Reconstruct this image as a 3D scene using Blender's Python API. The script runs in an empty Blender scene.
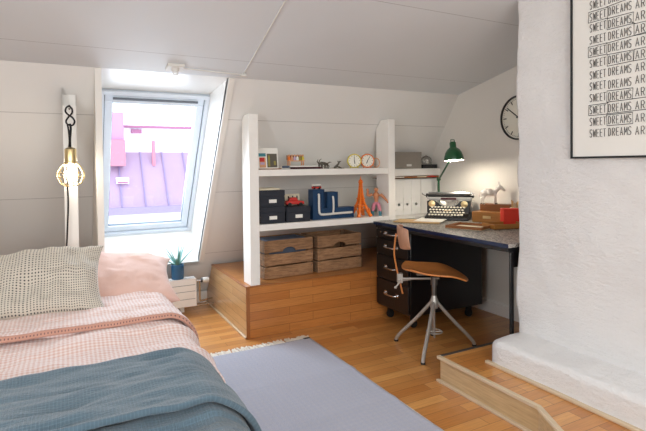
import bpy, bmesh, math, random
from mathutils import Vector, Matrix, noise
random.seed(7)
PI = math.pi
R = math.radians
C = bpy.context.scene.collection

# ------------------------------------------------------------------ materials
def lin(r, g, b):
    def f(c):
        c /= 255.0
        return c / 12.92 if c <= .04045 else ((c + .055) / 1.055) ** 2.4
    return (f(r), f(g), f(b), 1)

MATS = {}
def nmat(name):
    m = bpy.data.materials.new(name); m.use_nodes = True
    nt = m.node_tree
    b = nt.nodes['Principled BSDF']
    MATS[name] = m
    return m, nt, b

def N(nt, t, **k):
    n = nt.nodes.new(t)
    for a, v in k.items(): setattr(n, a, v)
    return n

def coords(nt, kind='Object', scale=(1, 1, 1), swap=None):
    tc = N(nt, 'ShaderNodeTexCoord'); out = tc.outputs[kind]
    if swap:
        s = N(nt, 'ShaderNodeSeparateXYZ'); c = N(nt, 'ShaderNodeCombineXYZ')
        nt.links.new(out, s.inputs[0])
        for i, a in enumerate(swap): nt.links.new(s.outputs['XYZ'.index(a)], c.inputs[i])
        out = c.outputs[0]
    mp = N(nt, 'ShaderNodeMapping'); mp.inputs['Scale'].default_value = scale
    nt.links.new(out, mp.inputs['Vector'])
    return mp.outputs[0]

def mixc(nt, fac, a, b, mode='MIX'):
    m = N(nt, 'ShaderNodeMix', data_type='RGBA', blend_type=mode)
    for s, v in ((m.inputs[0], fac), (m.inputs[6], a), (m.inputs[7], b)):
        if hasattr(v, 'node'): nt.links.new(v, s)
        else: s.default_value = v
    return m.outputs[2]

def math_(nt, op, a, b=0.0, c=None):
    m = N(nt, 'ShaderNodeMath', operation=op)
    for i, v in enumerate((a, b) if c is None else (a, b, c)):
        if hasattr(v, 'node'): nt.links.new(v, m.inputs[i])
        else: m.inputs[i].default_value = v
    return m.outputs[0]

def bump(nt, b, h, strength=.3, dist=.01):
    bp = N(nt, 'ShaderNodeBump'); bp.inputs['Strength'].default_value = strength; bp.inputs['Distance'].default_value = dist
    nt.links.new(h, bp.inputs['Height']); nt.links.new(bp.outputs[0], b.inputs['Normal'])

def noise_(nt, vec, scale, detail=4, rough=.55):
    n = N(nt, 'ShaderNodeTexNoise'); n.inputs['Scale'].default_value = scale
    n.inputs['Detail'].default_value = detail; n.inputs['Roughness'].default_value = rough
    nt.links.new(vec, n.inputs['Vector']); return n.outputs['Fac']

def plain(name, col, rough=.5, metal=0, var=.06, nscale=25, bmp=0, coat=0, emit=None, spec=None):
    m, nt, b = nmat(name)
    v = coords(nt)
    f = noise_(nt, v, nscale)
    c2 = tuple(max(0, x * (1 - var * 2)) for x in col[:3]) + (1,)
    nt.links.new(mixc(nt, f, tuple(min(1, x * (1 + var)) for x in col[:3]) + (1,), c2), b.inputs['Base Color'])
    b.inputs['Roughness'].default_value = rough; b.inputs['Metallic'].default_value = metal
    b.inputs['Coat Weight'].default_value = coat
    if spec is not None: b.inputs['Specular IOR Level'].default_value = spec
    if bmp: bump(nt, b, noise_(nt, v, nscale * 4), bmp, .004)
    if emit:
        b.inputs['Emission Color'].default_value = emit[0]; b.inputs['Emission Strength'].default_value = emit[1]
    return m

def painted(name, col, seams=(), axis='Y', width=.004, rough=.55):
    """painted board: faint mottling, dark hairline joints at given coordinates"""
    m, nt, b = nmat(name)
    v = coords(nt)
    f = noise_(nt, v, 3.0, 5)
    base = mixc(nt, f, col, tuple(x * .95 for x in col[:3]) + (1,))
    tot = None
    if seams:
        s = N(nt, 'ShaderNodeSeparateXYZ'); nt.links.new(coords(nt), s.inputs[0])
        for ax, p in seams:
            d = math_(nt, 'ABSOLUTE', math_(nt, 'SUBTRACT', s.outputs['XYZ'.index(ax)], p))
            l = math_(nt, 'LESS_THAN', d, width / 2)
            tot = l if tot is None else math_(nt, 'MAXIMUM', tot, l)
        base = mixc(nt, math_(nt, 'MULTIPLY', tot, .45), base, lin(90, 85, 80))
    nt.links.new(base, b.inputs['Base Color'])
    b.inputs['Roughness'].default_value = rough
    bump(nt, b, noise_(nt, v, 140, 2), .06, .002)
    return m

def wood(name, c1, c2, swap='XYZ', bw=.42, rh=.065, rough=.35, grain=.35, mortar=.0012, coat=0, offs=.37, dark=(118, 70, 36), stain=None):
    m, nt, b = nmat(name)
    v = coords(nt, swap=swap)
    br = N(nt, 'ShaderNodeTexBrick', offset=offs, offset_frequency=2, squash=1.0)
    br.inputs['Scale'].default_value = 1; br.inputs['Brick Width'].default_value = bw
    br.inputs['Row Height'].default_value = rh; br.inputs['Mortar Size'].default_value = mortar
    br.inputs['Mortar Smooth'].default_value = .1; br.inputs['Bias'].default_value = 0
    br.inputs['Color1'].default_value = lin(*c1); br.inputs['Color2'].default_value = lin(*c2)
    br.inputs['Mortar'].default_value = lin(*dark)
    # slightly wavering row offset
    nt.links.new(v, br.inputs['Vector'])
    g = N(nt, 'ShaderNodeMapping'); g.inputs['Scale'].default_value = (3, 45, 45); nt.links.new(v, g.inputs['Vector'])
    gn = noise_(nt, g.outputs[0], 2.2, 6, .65)
    r = N(nt, 'ShaderNodeValToRGB'); r.color_ramp.elements[0].position = .3; r.color_ramp.elements[1].position = .72
    r.color_ramp.elements[0].color = (.42, .36, .3, 1); r.color_ramp.elements[1].color = (1, 1, 1, 1)
    nt.links.new(gn, r.inputs[0])
    col = mixc(nt, grain, br.outputs['Color'], r.outputs['Color'], 'MULTIPLY')
    big = noise_(nt, v, 5.0, 2)
    col = mixc(nt, math_(nt, 'MULTIPLY', big, .35), col, lin(*[int(x * .78) for x in c1]))
    if stain:
        sm = N(nt, 'ShaderNodeMapping'); sm.inputs['Scale'].default_value = (1, 5, 5); nt.links.new(v, sm.inputs['Vector'])
        rr_ = N(nt, 'ShaderNodeValToRGB'); rr_.color_ramp.elements[0].position = .46; rr_.color_ramp.elements[1].position = .62
        nt.links.new(noise_(nt, sm.outputs[0], 9, 6, .7), rr_.inputs[0])
        col = mixc(nt, math_(nt, 'MULTIPLY', rr_.outputs[0], .75), col, lin(*stain))
    nt.links.new(col, b.inputs['Base Color'])
    b.inputs['Roughness'].default_value = rough
    b.inputs['Coat Weight'].default_value = coat; b.inputs['Coat Roughness'].default_value = .18
    bump(nt, b, math_(nt, 'SUBTRACT', math_(nt, 'MULTIPLY', gn, .3), br.outputs['Fac']), .12, .002)
    return m

def cloth(name, col, dotcol=None, pitch=.018, rad=.2, rough=.9, weave=.25, kind='dots', sheen=.3):
    """woven cloth: uv in metres; printed dots or check"""
    m, nt, b = nmat(name)
    uv = coords(nt, 'UV')
    f = noise_(nt, uv, 9, 4)
    base = mixc(nt, f, col, tuple(x * .86 for x in col[:3]) + (1,))
    if dotcol:
        s = N(nt, 'ShaderNodeSeparateXYZ'); nt.links.new(uv, s.inputs[0])
        def fr(o):
            return math_(nt, 'SUBTRACT', math_(nt, 'FRACT', math_(nt, 'DIVIDE', o, pitch)), .5)
        if kind == 'dots':
            x = fr(s.outputs[0]); y = fr(s.outputs[1])
            d = math_(nt, 'SQRT', math_(nt, 'ADD', math_(nt, 'MULTIPLY', x, x), math_(nt, 'MULTIPLY', y, y)))
            k = math_(nt, 'LESS_THAN', d, rad)
            base = mixc(nt, k, base, dotcol)
        else:
            kx = math_(nt, 'LESS_THAN', math_(nt, 'ABSOLUTE', fr(s.outputs[0])), rad)
            ky = math_(nt, 'LESS_THAN', math_(nt, 'ABSOLUTE', fr(s.outputs[1])), rad)
            base = mixc(nt, math_(nt, 'MULTIPLY', math_(nt, 'ADD', kx, ky), .5), base, dotcol)
    nt.links.new(base, b.inputs['Base Color'])
    b.inputs['Roughness'].default_value = rough
    b.inputs['Sheen Weight'].default_value = sheen
    w1 = N(nt, 'ShaderNodeMapping'); w1.inputs['Scale'].default_value = (40, 260, 1); nt.links.new(uv, w1.inputs['Vector'])
    w2 = N(nt, 'ShaderNodeMapping'); w2.inputs['Scale'].default_value = (260, 40, 1); nt.links.new(uv, w2.inputs['Vector'])
    h = math_(nt, 'ADD', noise_(nt, w1.outputs[0], 1, 2), noise_(nt, w2.outputs[0], 1, 2))
    bump(nt, b, h, weave, .004)
    return m

WHITE = lin(228, 226, 222)
M = {}
M['wall'] = painted('painted_wall_board', WHITE, [('Y', .31), ('Y', .93), ('Y', 1.55)])
M['wall_plain'] = painted('painted_wall', lin(232, 228, 221))
M['ceiling'] = painted('painted_ceiling_board', lin(224, 228, 231), [('Y', 2.868), ('Y', 2.05)])
M['white'] = plain('white_gloss_paint', lin(236, 234, 230), .35, var=.02)
M['shelf'] = plain('white_shelf_paint', lin(240, 237, 231), .4, var=.02)
M['floor'] = wood('oak_parquet_floor', (234, 170, 98), (196, 124, 60), 'XYZ', .46, .066, .3, .5, coat=.35)
M['plat_top'] = wood('oak_platform_top', (214, 146, 80), (196, 124, 62), 'XYZ', .9, .066, .3, .45, coat=.3)
M['plat_front'] = wood('oak_platform_front', (216, 144, 76), (194, 120, 58), 'XZY', .5, .0592, .3, .5, coat=.35)
M['plat_side_glare'] = wood('oak_platform_side_glare', (222, 180, 126), (206, 158, 104), 'YZX', .5, .0592, .3, .5, coat=.35)  # same oak as the front, paler: window glare put into the colour
M['pale_side'] = wood('pale_oak_riser', (214, 184, 140), (200, 166, 120), 'YZX', 2.0, .14, .35, .6, coat=.2)
M['trim_wood'] = wood('oak_edge_strip', (176, 112, 60), (168, 104, 54), 'YXZ', 5, 1, .3, .4)
M['pale_trim'] = wood('pale_oak_edge_strip', (226, 204, 172), (220, 196, 162), 'YXZ', 5, 1, .35, .4)
M['plywood'] = wood('moulded_plywood', (230, 150, 84), (220, 136, 70), 'XYZ', 5, 2, .35, .55, coat=.3)
M['plywood_back'] = wood('pinkish_plywood', (206, 156, 128), (198, 146, 116), 'ZYX', 5, 2, .35, .4, coat=.2)
M['crate'] = wood('weathered_crate_wood', (198, 154, 114), (168, 128, 92), 'XZY', 5, .09, .85, .95, mortar=.0, stain=(112, 82, 58))
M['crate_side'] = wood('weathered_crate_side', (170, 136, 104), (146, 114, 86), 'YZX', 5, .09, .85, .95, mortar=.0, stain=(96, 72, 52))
M['box_wood'] = wood('honey_oak_box', (190, 130, 62), (176, 116, 52), 'XZY', 5, .5, .4, .5, mortar=0)
M['tray_wood'] = wood('red_brown_tray_wood', (158, 98, 50), (142, 84, 42), 'XYZ', 5, .5, .45, .6, mortar=0)
M['pale_wood'] = wood('pale_birch', (214, 176, 120), (206, 166, 110), 'XYZ', 5, .5, .5, .3, mortar=0)
M['black'] = plain('black_lacquer', lin(13, 14, 18), .35, var=.1, coat=.1)
M['edge_sheen'] = plain('black_edge_blue_sheen', lin(16, 36, 70), .2, var=.1)  # black desk edge with its bluish reflection put into the colour
M['blackmetal'] = plain('black_enamel', lin(26, 25, 26), .3, var=.1)
M['boxcloth'] = plain('charcoal_card', lin(38, 42, 52), .8, var=.1)
M['chrome'] = plain('chrome', lin(210, 210, 212), .18, 1, var=.02)
M['steel'] = plain('grey_painted_steel', lin(176, 172, 166), .38, .6, var=.05)
M['darksteel'] = plain('dark_steel', lin(110, 106, 102), .4, .8, var=.05)
M['brass'] = plain('polished_brass', lin(232, 208, 156), .28, 1, var=.04)
M['cord'] = plain('black_fabric_cord', lin(20, 20, 22), .8)
M['green'] = plain('green_enamel', lin(14, 84, 46), .3, var=.06, coat=.4)
M['white_in'] = plain('white_enamel_inside', lin(240, 238, 230), .5)
M['paper'] = plain('white_paper', lin(238, 236, 228), .8, var=.03)
M['cream'] = plain('cream_card', lin(226, 216, 190), .8)
M['poster'] = plain('poster_paper', lin(231, 229, 223), .6, var=.01)
M['ink'] = plain('black_ink', lin(30, 32, 34), .7)
M['blue'] = plain('petrol_blue_steel', lin(28, 66, 104), .45, var=.15, nscale=60)
M['bluepot'] = plain('glazed_blue', lin(28, 96, 140), .3, var=.1, coat=.5)
M['leaf'] = plain('agave_leaf', lin(110, 166, 158), .5, var=.2)
M['soil'] = plain('soil', lin(60, 44, 34), .9, var=.3, nscale=200)
M['orange'] = plain('orange_lacquer', lin(240, 122, 30), .4, var=.06)
M['skin'] = plain('toy_tan_plastic', lin(206, 138, 96), .5)
M['pink'] = plain('toy_pink_plastic', lin(222, 140, 160), .5)
M['teal'] = plain('toy_teal_plastic', lin(58, 132, 146), .5)
M['red'] = plain('red_paint', lin(200, 38, 30), .4)
M['redtin'] = plain('bright_red_card', lin(222, 60, 42), .6)
M['grey_box'] = plain('grey_card', lin(142, 134, 124), .8)
M['maroon'] = plain('maroon_cloth', lin(72, 30, 38), .8)
M['bookblue'] = plain('blue_grey_cloth', lin(90, 100, 118), .8)
M['peach'] = plain('peach_wood', lin(214, 160, 120), .6)
M['yellow'] = plain('yellow_enamel', lin(214, 196, 70), .4)
M['olive'] = plain('olive_toy', lin(150, 140, 70), .6, var=.2)
M['lilac'] = plain('lilac_toy', lin(190, 170, 200), .6)
M['bronze'] = plain('dark_bronze', lin(96, 90, 80), .45, .3)
M['dial'] = plain('clock_dial', lin(232, 228, 214), .5, var=.02)
M['plastic'] = plain('white_plastic', lin(222, 220, 214), .45, var=.02)
M['porcelain'] = plain('white_painted_iron', lin(248, 246, 240), .45, var=.05, nscale=40)
M['key'] = plain('ivory_key', lin(226, 220, 204), .4)
M['rubber'] = plain('black_rubber', lin(25, 25, 25), .7)
M['sash'] = plain('window_white_paint', lin(222, 231, 241), .35, var=.02)
M['gasket'] = plain('grey_gasket', lin(110, 118, 128), .5)
M['bed'] = plain('mattress_cotton', lin(222, 214, 206), .9)
M['rug'] = cloth('lavender_cotton_rug', lin(178, 178, 190), lin(166, 168, 184), .03, .25, kind='check', weave=.8)
M['fringe'] = plain('ecru_cotton', lin(226, 218, 204), .9)
M['duvet'] = cloth('pink_gingham', lin(246, 232, 230), lin(218, 180, 168), .015, .25, kind='check')
M['duvet_back'] = cloth('peach_dotted_cotton', lin(200, 150, 132), lin(120, 90, 84), .012, .2)
M['pillow_pink'] = cloth('pale_pink_linen', lin(234, 200, 188), lin(222, 180, 166), .006, .25, kind='check')
M['pillow_dots'] = cloth('beige_dotted_cotton', lin(214, 206, 192), lin(46, 44, 48), .0115, .24)
M['throw'] = cloth('slate_blue_linen', lin(84, 106, 120), lin(98, 120, 134), .009, .14, kind='check', weave=.8)

# emissive bulbs (real lamps)
def emitter(name, col, s):
    m, nt, b = nmat(name)
    b.inputs['Base Color'].default_value = (1, 1, 1, 1)
    b.inputs['Emission Color'].default_value = col; b.inputs['Emission Strength'].default_value = s
    return m
M['bulb'] = emitter('lit_filament_bulb', (1, .90, .74, 1), 85)
M['bulb2'] = emitter('lit_desk_bulb', (1, .88, .72, 1), 300)

# glass pane
def glassmat(name, tint=(1, 1, 1, 1)):
    m, nt, b = nmat(name)
    nt.nodes.remove(b)
    out = nt.nodes['Material Output']
    t = N(nt, 'ShaderNodeBsdfTransparent'); t.inputs[0].default_value = tint
    g = N(nt, 'ShaderNodeBsdfGlossy'); g.inputs['Roughness'].default_value = .02
    fr = N(nt, 'ShaderNodeFresnel'); fr.inputs[0].default_value = 1.45
    mx = N(nt, 'ShaderNodeMixShader')
    nt.links.new(math_(nt, 'MULTIPLY', fr.outputs[0], .5), mx.inputs[0]); nt.links.new(t.outputs[0], mx.inputs[1]); nt.links.new(g.outputs[0], mx.inputs[2])
    nt.links.new(mx.outputs[0], out.inputs[0])
    return m
M['pane'] = glassmat('window_glass', (.96, .98, 1, 1))
M['jar'] = glassmat('jar_glass', (.93, .92, .9, 1))

# rough plaster
m, nt, b = nmat('rough_white_plaster')
v = coords(nt)
nt.links.new(mixc(nt, noise_(nt, v, 4, 5), lin(236, 234, 232), lin(222, 221, 221)), b.inputs['Base Color'])
b.inputs['Roughness'].default_value = .75
mp = N(nt, 'ShaderNodeMapping'); mp.inputs['Scale'].default_value = (1, 1, 2.2); nt.links.new(v, mp.inputs['Vector'])
h = math_(nt, 'ADD', noise_(nt, mp.outputs[0], 24, 6, .62), math_(nt, 'MULTIPLY', noise_(nt, mp.outputs[0], 120, 3), .35))
bump(nt, b, h, .7, .016)
M['plaster'] = m

# speckled desk surface (grey printed map-like laminate)
m, nt, b = nmat('speckled_grey_laminate')
v = coords(nt)
vo = N(nt, 'ShaderNodeTexVoronoi'); vo.inputs['Scale'].default_value = 70; nt.links.new(v, vo.inputs['Vector'])
f = math_(nt, 'GREATER_THAN', noise_(nt, v, 60, 3), .52)
c = mixc(nt, f, lin(168, 163, 155), lin(64, 62, 62))
c = mixc(nt, math_(nt, 'LESS_THAN', vo.outputs['Distance'], .22), c, lin(226, 222, 214))
nt.links.new(c, b.inputs['Base Color']); b.inputs['Roughness'].default_value = .35
M['desktop'] = m

# ------------------------------------------------------------------ mesh builder
class MB:
    def __init__(self): self.bm = bmesh.new(); self.uv = None
    def _x(self, vs, mat):
        if mat is not None: bmesh.ops.transform(self.bm, matrix=mat, verts=vs)
    def box(self, x0, x1, y0, y1, z0, z1, mat=None):
        vs = [self.bm.verts.new(p) for p in ((x0, y0, z0), (x1, y0, z0), (x1, y1, z0), (x0, y1, z0), (x0, y0, z1), (x1, y0, z1), (x1, y1, z1), (x0, y1, z1))]
        for f in ((3, 2, 1, 0), (4, 5, 6, 7), (0, 1, 5, 4), (1, 2, 6, 5), (2, 3, 7, 6), (3, 0, 4, 7)):
            self.bm.faces.new([vs[i] for i in f])
        self._x(vs, mat); return self
    def prism(self, pts, axis, a, b, mat=None):
        """pts 2D outline; axis = extrusion axis; other two axes in cyclic xyz order"""
        def mk(p, t):
            return {'x': (t, p[0], p[1]), 'y': (p[0], t, p[1]), 'z': (p[0], p[1], t)}[axis]
        A = [self.bm.verts.new(mk(p, a)) for p in pts]; B = [self.bm.verts.new(mk(p, b)) for p in pts]
        n = len(pts)
        self.bm.faces.new(A); self.bm.faces.new(B[::-1])
        for i in range(n): self.bm.faces.new((A[i], B[i], B[(i + 1) % n], A[(i + 1) % n]))
        self._x(A + B, mat); return self
    def tube(self, pts, r, seg=10, closed=False, cap=True, mat=None, flat=1.0):
        pts = [Vector(p) for p in pts]; n = len(pts)
        rs = r if isinstance(r, (list, tuple)) else [r] * n
        rings = []; up = None; allv = []
        for i, p in enumerate(pts):
            if closed: d = pts[(i + 1) % n] - pts[i - 1]
            else: d = (pts[min(i + 1, n - 1)] - pts[max(i - 1, 0)])
            if d.length < 1e-9: d = Vector((0, 0, 1))
            d.normalize()
            if up is None:
                up = Vector((0, 0, 1)) if abs(d.z) < .9 else Vector((1, 0, 0))
            s = d.cross(up)
            if s.length < 1e-6: s = d.orthogonal()
            s.normalize(); u = s.cross(d).normalized(); up = u
            ring = [self.bm.verts.new(p + (s * math.cos(2 * PI * k / seg) + u * math.sin(2 * PI * k / seg) * flat) * rs[i]) for k in range(seg)]
            rings.append(ring); allv += ring
        m = n if closed else n - 1
        for i in range(m):
            a, b_ = rings[i], rings[(i + 1) % n]
            for k in range(seg): self.bm.faces.new((a[k], a[(k + 1) % seg], b_[(k + 1) % seg], b_[k]))
        if cap and not closed:
            self.bm.faces.new(rings[0][::-1]); self.bm.faces.new(rings[-1])
        self._x(allv, mat); return self
    def lathe(self, prof, c=(0, 0, 0), seg=28, mat=None, close=False):
        rings = []; allv = []
        for r, z in prof:
            if r < 1e-6: ring = [self.bm.verts.new((c[0], c[1], c[2] + z))]
            else: ring = [self.bm.verts.new((c[0] + r * math.cos(2 * PI * k / seg), c[1] + r * math.sin(2 * PI * k / seg), c[2] + z)) for k in range(seg)]
            rings.append(ring); allv += ring
        for a, b_ in zip(rings, rings[1:]):
            for k in range(seg):
                k2 = (k + 1) % seg
                if len(a) == 1 and len(b_) == 1: continue
                if len(a) == 1: self.bm.faces.new((a[0], b_[k], b_[k2]))
                elif len(b_) == 1: self.bm.faces.new((a[k], a[k2], b_[0]))
                else: self.bm.faces.new((a[k], a[k2], b_[k2], b_[k]))
        self._x(allv, mat); return self
    def ball(self, c, r, seg=14, sc=(1, 1, 1), mat=None):
        n = seg // 2
        prof = [(r * math.sin(PI * i / n), -r * math.cos(PI * i / n)) for i in range(n + 1)]
        prof[0] = (0, -r); prof[-1] = (0, r)
        mm = Matrix.Translation(c) @ Matrix.Diagonal((*sc, 1))
        if mat is not None: mm = mat @ mm
        return self.lathe(prof, seg=seg, mat=mm)
    def grid(self, fn, nu, nv, closed_u=False, uvfn=None):
        if self.uv is None: self.uv = self.bm.loops.layers.uv.new('UVMap')
        V = [[self.bm.verts.new(fn(i, j)) for j in range(nv)] for i in range(nu)]
        for i in range(nu - (0 if closed_u else 1)):
            for j in range(nv - 1):
                ii = (i + 1) % nu
                q = ((i, j), (i + 1, j), (i + 1, j + 1), (i, j + 1))
                f = self.bm.faces.new((V[i][j], V[ii][j], V[ii][j + 1], V[i][j + 1]))
                for l, (a, b_) in zip(f.loops, q): l[self.uv].uv = uvfn(a, b_)
        return V
    def build(self, name, m, parent=None, smooth=True, bevel=0, loc=None, rot=None, mods=(), angle=35, recalc=True):
        if recalc: bmesh.ops.recalc_face_normals(self.bm, faces=self.bm.faces)
        me = bpy.data.meshes.new(name); self.bm.to_mesh(me); self.bm.free()
        me.materials.append(m)
        if smooth:
            for p in me.polygons: p.use_smooth = True
            me.set_sharp_from_angle(angle=R(angle))
        o = bpy.data.objects.new(name, me); C.objects.link(o)
        if parent: o.parent = parent
        if loc: o.location = loc
        if rot: o.rotation_euler = rot
        if bevel:
            b = o.modifiers.new('bevel', 'BEVEL'); b.width = bevel; b.segments = 2; b.limit_method = 'ANGLE'; b.angle_limit = R(40)
        for kind, kw in mods:
            md = o.modifiers.new(kind.lower(), kind)
            for a, v_ in kw.items(): setattr(md, a, v_)
        return o

def thing(name, label, cat, loc=(0, 0, 0), rz=0, group=None):
    o = bpy.data.objects.new(name, None); C.objects.link(o); o.empty_display_size = .05
    o.location = loc; o.rotation_euler = (0, 0, rz); o['label'] = label; o['category'] = cat
    if group: o['group'] = group
    return o
def tag(o, label, cat, group=None):
    o['label'] = label; o['category'] = cat
    if group: o['group'] = group
    return o
def struct(o, label=None):
    o['kind'] = 'structure'
    if label: o['label'] = label
    return o
def part(o, label): o['label'] = label; return o
def box(*a, mat=None): return MB().box(*a, mat=mat)
def T(x, y, z): return Matrix.Translation((x, y, z))
def RX(a): return Matrix.Rotation(a, 4, 'X')
def RY(a): return Matrix.Rotation(a, 4, 'Y')
def RZ(a): return Matrix.Rotation(a, 4, 'Z')

# ------------------------------------------------------------------ the room
SA = math.atan2(.833, .553)                  # pitch of the lower roof slope
SLOC = (0, 3.13, 1.752); SROT = (-SA, 0, 0)  # local x, d (down the slope), n (outwards)
def slope_y(z): return 3.13 - .664 * (z - 1.752)

struct(box(-1.8, 3.05, -1.6, 4.5, -.05, 0).build('floor', M['floor'], smooth=False))
w = MB()
w.box(-1.8, .2, -.03, 2.15, 0, .03); w.box(.2, .96, 1.63, 2.15, 0, .03); w.box(.96, 3.05, -.03, 2.15, 0, .03)
struct(w.build('wall_back', M['wall'], loc=SLOC, rot=SROT, smooth=False))
struct(box(2.95, 3.05, -1.6, 4.5, 0, 3.0).build('wall_right', M['wall_plain'], smooth=False))
struct(box(-1.9, -1.8, -1.6, 4.5, 0, 3.0).build('wall_left', M['wall_plain'], smooth=False))
struct(box(-1.8, 3.05, -1.7, -1.6, 0, 3.0).build('wall_front', M['wall_plain'], smooth=False))
CS = .22
def cz(y): return 1.752 + CS * (3.13 - y)
struct(MB().prism([(3.13, cz(3.13)), (3.16, cz(3.13) + .06), (-1.7, cz(-1.7) + .06), (-1.7, cz(-1.7))], 'x', -1.9, 3.05).build('ceiling', M['ceiling'], smooth=False))

# deep window niche lining
nl = MB()
t = .025
nl.prism([(0, 0), (.31, .38), (.27, .38), (-.05, 0)], 'x', .16, 1.0)                              # head
nl.prism([(1.63, 0), (1.67, 0), (1.63, .38), (1.59, .38)], 'x', .16, 1.0)                          # sill
nl.prism([(-.02, .0), (1.66, 0), (1.62, .38), (.27, .38)], 'x', .96, .985)                          # right reveal
nl.prism([(-.02, .0), (1.66, 0), (1.62, .38), (.27, .38)], 'x', .175, .2)                           # left reveal
struct(nl.build('trim_1', M['white'], loc=SLOC, rot=SROT, smooth=False))
struct(box(.96, 1.0, .0, 1.63, -.012, 0).build('trim_2', M['wall_plain'], loc=SLOC, rot=SROT, smooth=False))
# upright cheek board left of the window, front edge plumb
struct(MB().prism([(3.135, .0), (4.28, .0), (3.13, 1.752)][0:1] + [(4.29, 0), (3.13, 1.75)], 'x', .165, .2).build('trim_3', M['wall_plain'], smooth=False))

# window_1 : frame, sash, glass
f = MB()
def ring(mb, x0, x1, y0, y1, z0, z1, w_):
    mb.box(x0, x1, y0, y0 + w_, z0, z1).box(x0, x1, y1 - w_, y1, z0, z1).box(x0, x0 + w_, y0 + w_, y1 - w_, z0, z1).box(x1 - w_, x1, y0 + w_, y1 - w_, z0, z1)
ring(f, .215, .96, .31, 1.595, .345, .42, .03)
win = struct(f.build('window_1', M['sash'], loc=SLOC, rot=SROT, bevel=.003))
f = MB(); ring(f, .25, .925, .345, 1.56, .365, .42, .05); f.box(.3, .875, .345, .40, .35, .365)
f.build('window_sash', M['sash'], win, bevel=.004)
f = MB(); ring(f, .243, .932, .338, 1.567, .372, .40, .008); ring(f, .297, .878, .392, 1.513, .378, .4, .006)
f.build('window_gasket', M['gasket'], win)
box(.30, .875, .395, 1.51, .388, .392).build('window_pane', M['pane'], win, smooth=False)
f = MB().tube([(.30, .362, .345), (.875, .362, .345)], .009, 8); f.build('window_handle', M['gasket'], win)

# posts standing on the slope
def post(x0, x1, y0, z0, name='post', parent=None, d=.15):
    zt = 1.752 - (y0 - 3.13) / .664
    pts = [(y0, z0), (y0 + d, z0), (y0 + d, 1.752 - (y0 + d - 3.13) / .664), (y0, zt)]
    pts = [(y0, z0), (y0, 1.525), (y0 + .105, 1.525), (y0 + d, 1.752 - (y0 + d - 3.13) / .664), (y0 + d, z0)]
    return MB().prism(pts, 'x', x0, x1)
struct(post(-.004, .066, 3.13, 0, d=.1).build('trim_4', M['shelf'], bevel=.003))

# baseboards
b_ = MB().box(2.932, 2.95, 2.05, 4.2, 0, .085).box(2.938, 2.95, 2.05, 4.2, .085, .105)
struct(b_.build('baseboard_right', M['white'], bevel=.003))
struct(box(-.3, 1.07, 4.20, 4.215, 0, .1).build('baseboard_back', M['white'], bevel=.002))

# chimney breast, rough plaster
def rough(p, amp, s=2.2):
    v_ = noise.noise(Vector((p[0] * s, p[1] * s, p[2] * s * 1.3 + 3)))
    v2 = noise.noise(Vector((p[0] * 9 + 7, p[1] * 9, p[2] * 11)))
    return amp * (v_ + .4 * v2)
cb = MB()
NZ, prof = 90, []
x0, x1, ya, yb, rr = 2.143, 2.92, .5, 1.845, .02
for i in range(46): prof.append((x0, ya + (yb - rr - ya) * i / 45, (-1, 0)))
for i in range(1, 5):
    a = PI - i * PI / 2 / 5
    prof.append((x0 + rr + rr * math.cos(a), yb - rr + rr * math.sin(a), (math.cos(a), math.sin(a))))
for i in range(0, 12): prof.append((x0 + rr + (x1 - x0 - rr) * i / 11, yb, (0, 1)))
def cf(i, j):
    x, y, n = prof[i]; z = 2.42 * j / (NZ - 1)
    k = rough((x, y, z), .018)
    if y < .6 or x > 2.8: k = 0
    # the breast flares gently where it meets the plinth
    k -= 0.0 if z > .5 else -.012 * (1 - z / .5) ** 2
    return (x + n[0] * k, y + n[1] * k, z)
cb.grid(cf, len(prof), NZ, uvfn=lambda a, c_: (a * .02, c_ * .02))
struct(cb.build('wall_chimney', M['plaster'], angle=80, mods=[('SOLIDIFY', dict(thickness=.03, offset=-1))]))
# plinth
pb = MB(); pr = []
px0, pyb, pz, q = 1.935, 1.845, .262, .03
for i in range(8): pr.append((px0, .13 + (pz - q - .13) * i / 7))
for i in range(1, 5):
    a = PI - i * PI / 2 / 5; pr.append((px0 + q + q * math.cos(a), pz - q + q * math.sin(a)))
for i in range(14): pr.append((px0 + q + (2.2 - px0 - q) * i / 13, pz + .012 * i / 13))
def pf(i, j):
    x, z = pr[i]; y = .5 + (pyb - .5) * j / 70
    s = min(1, (70 - j) / 4); ins = .03 * (1 - s) ** 2
    k = rough((x, y, z), .010, 4)
    return (x + k * .6 + ins, y, z + k * (1 if i > 8 else .1) - ins * .5)
V = pb.grid(pf, len(pr), 71, uvfn=lambda a, c_: (a * .02, c_ * .02))
base = [pb.bm.verts.new((2.2, pyb, .13))]
pb.bm.faces.new([V[i][70] for i in range(len(pr))] + base)
struct(pb.build('wall_plinth', M['plaster'], angle=70))
struct(box(1.915, 1.94, .5, 1.85, .134, .148).build('trim_5', M['pale_trim'], bevel=.003))

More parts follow.
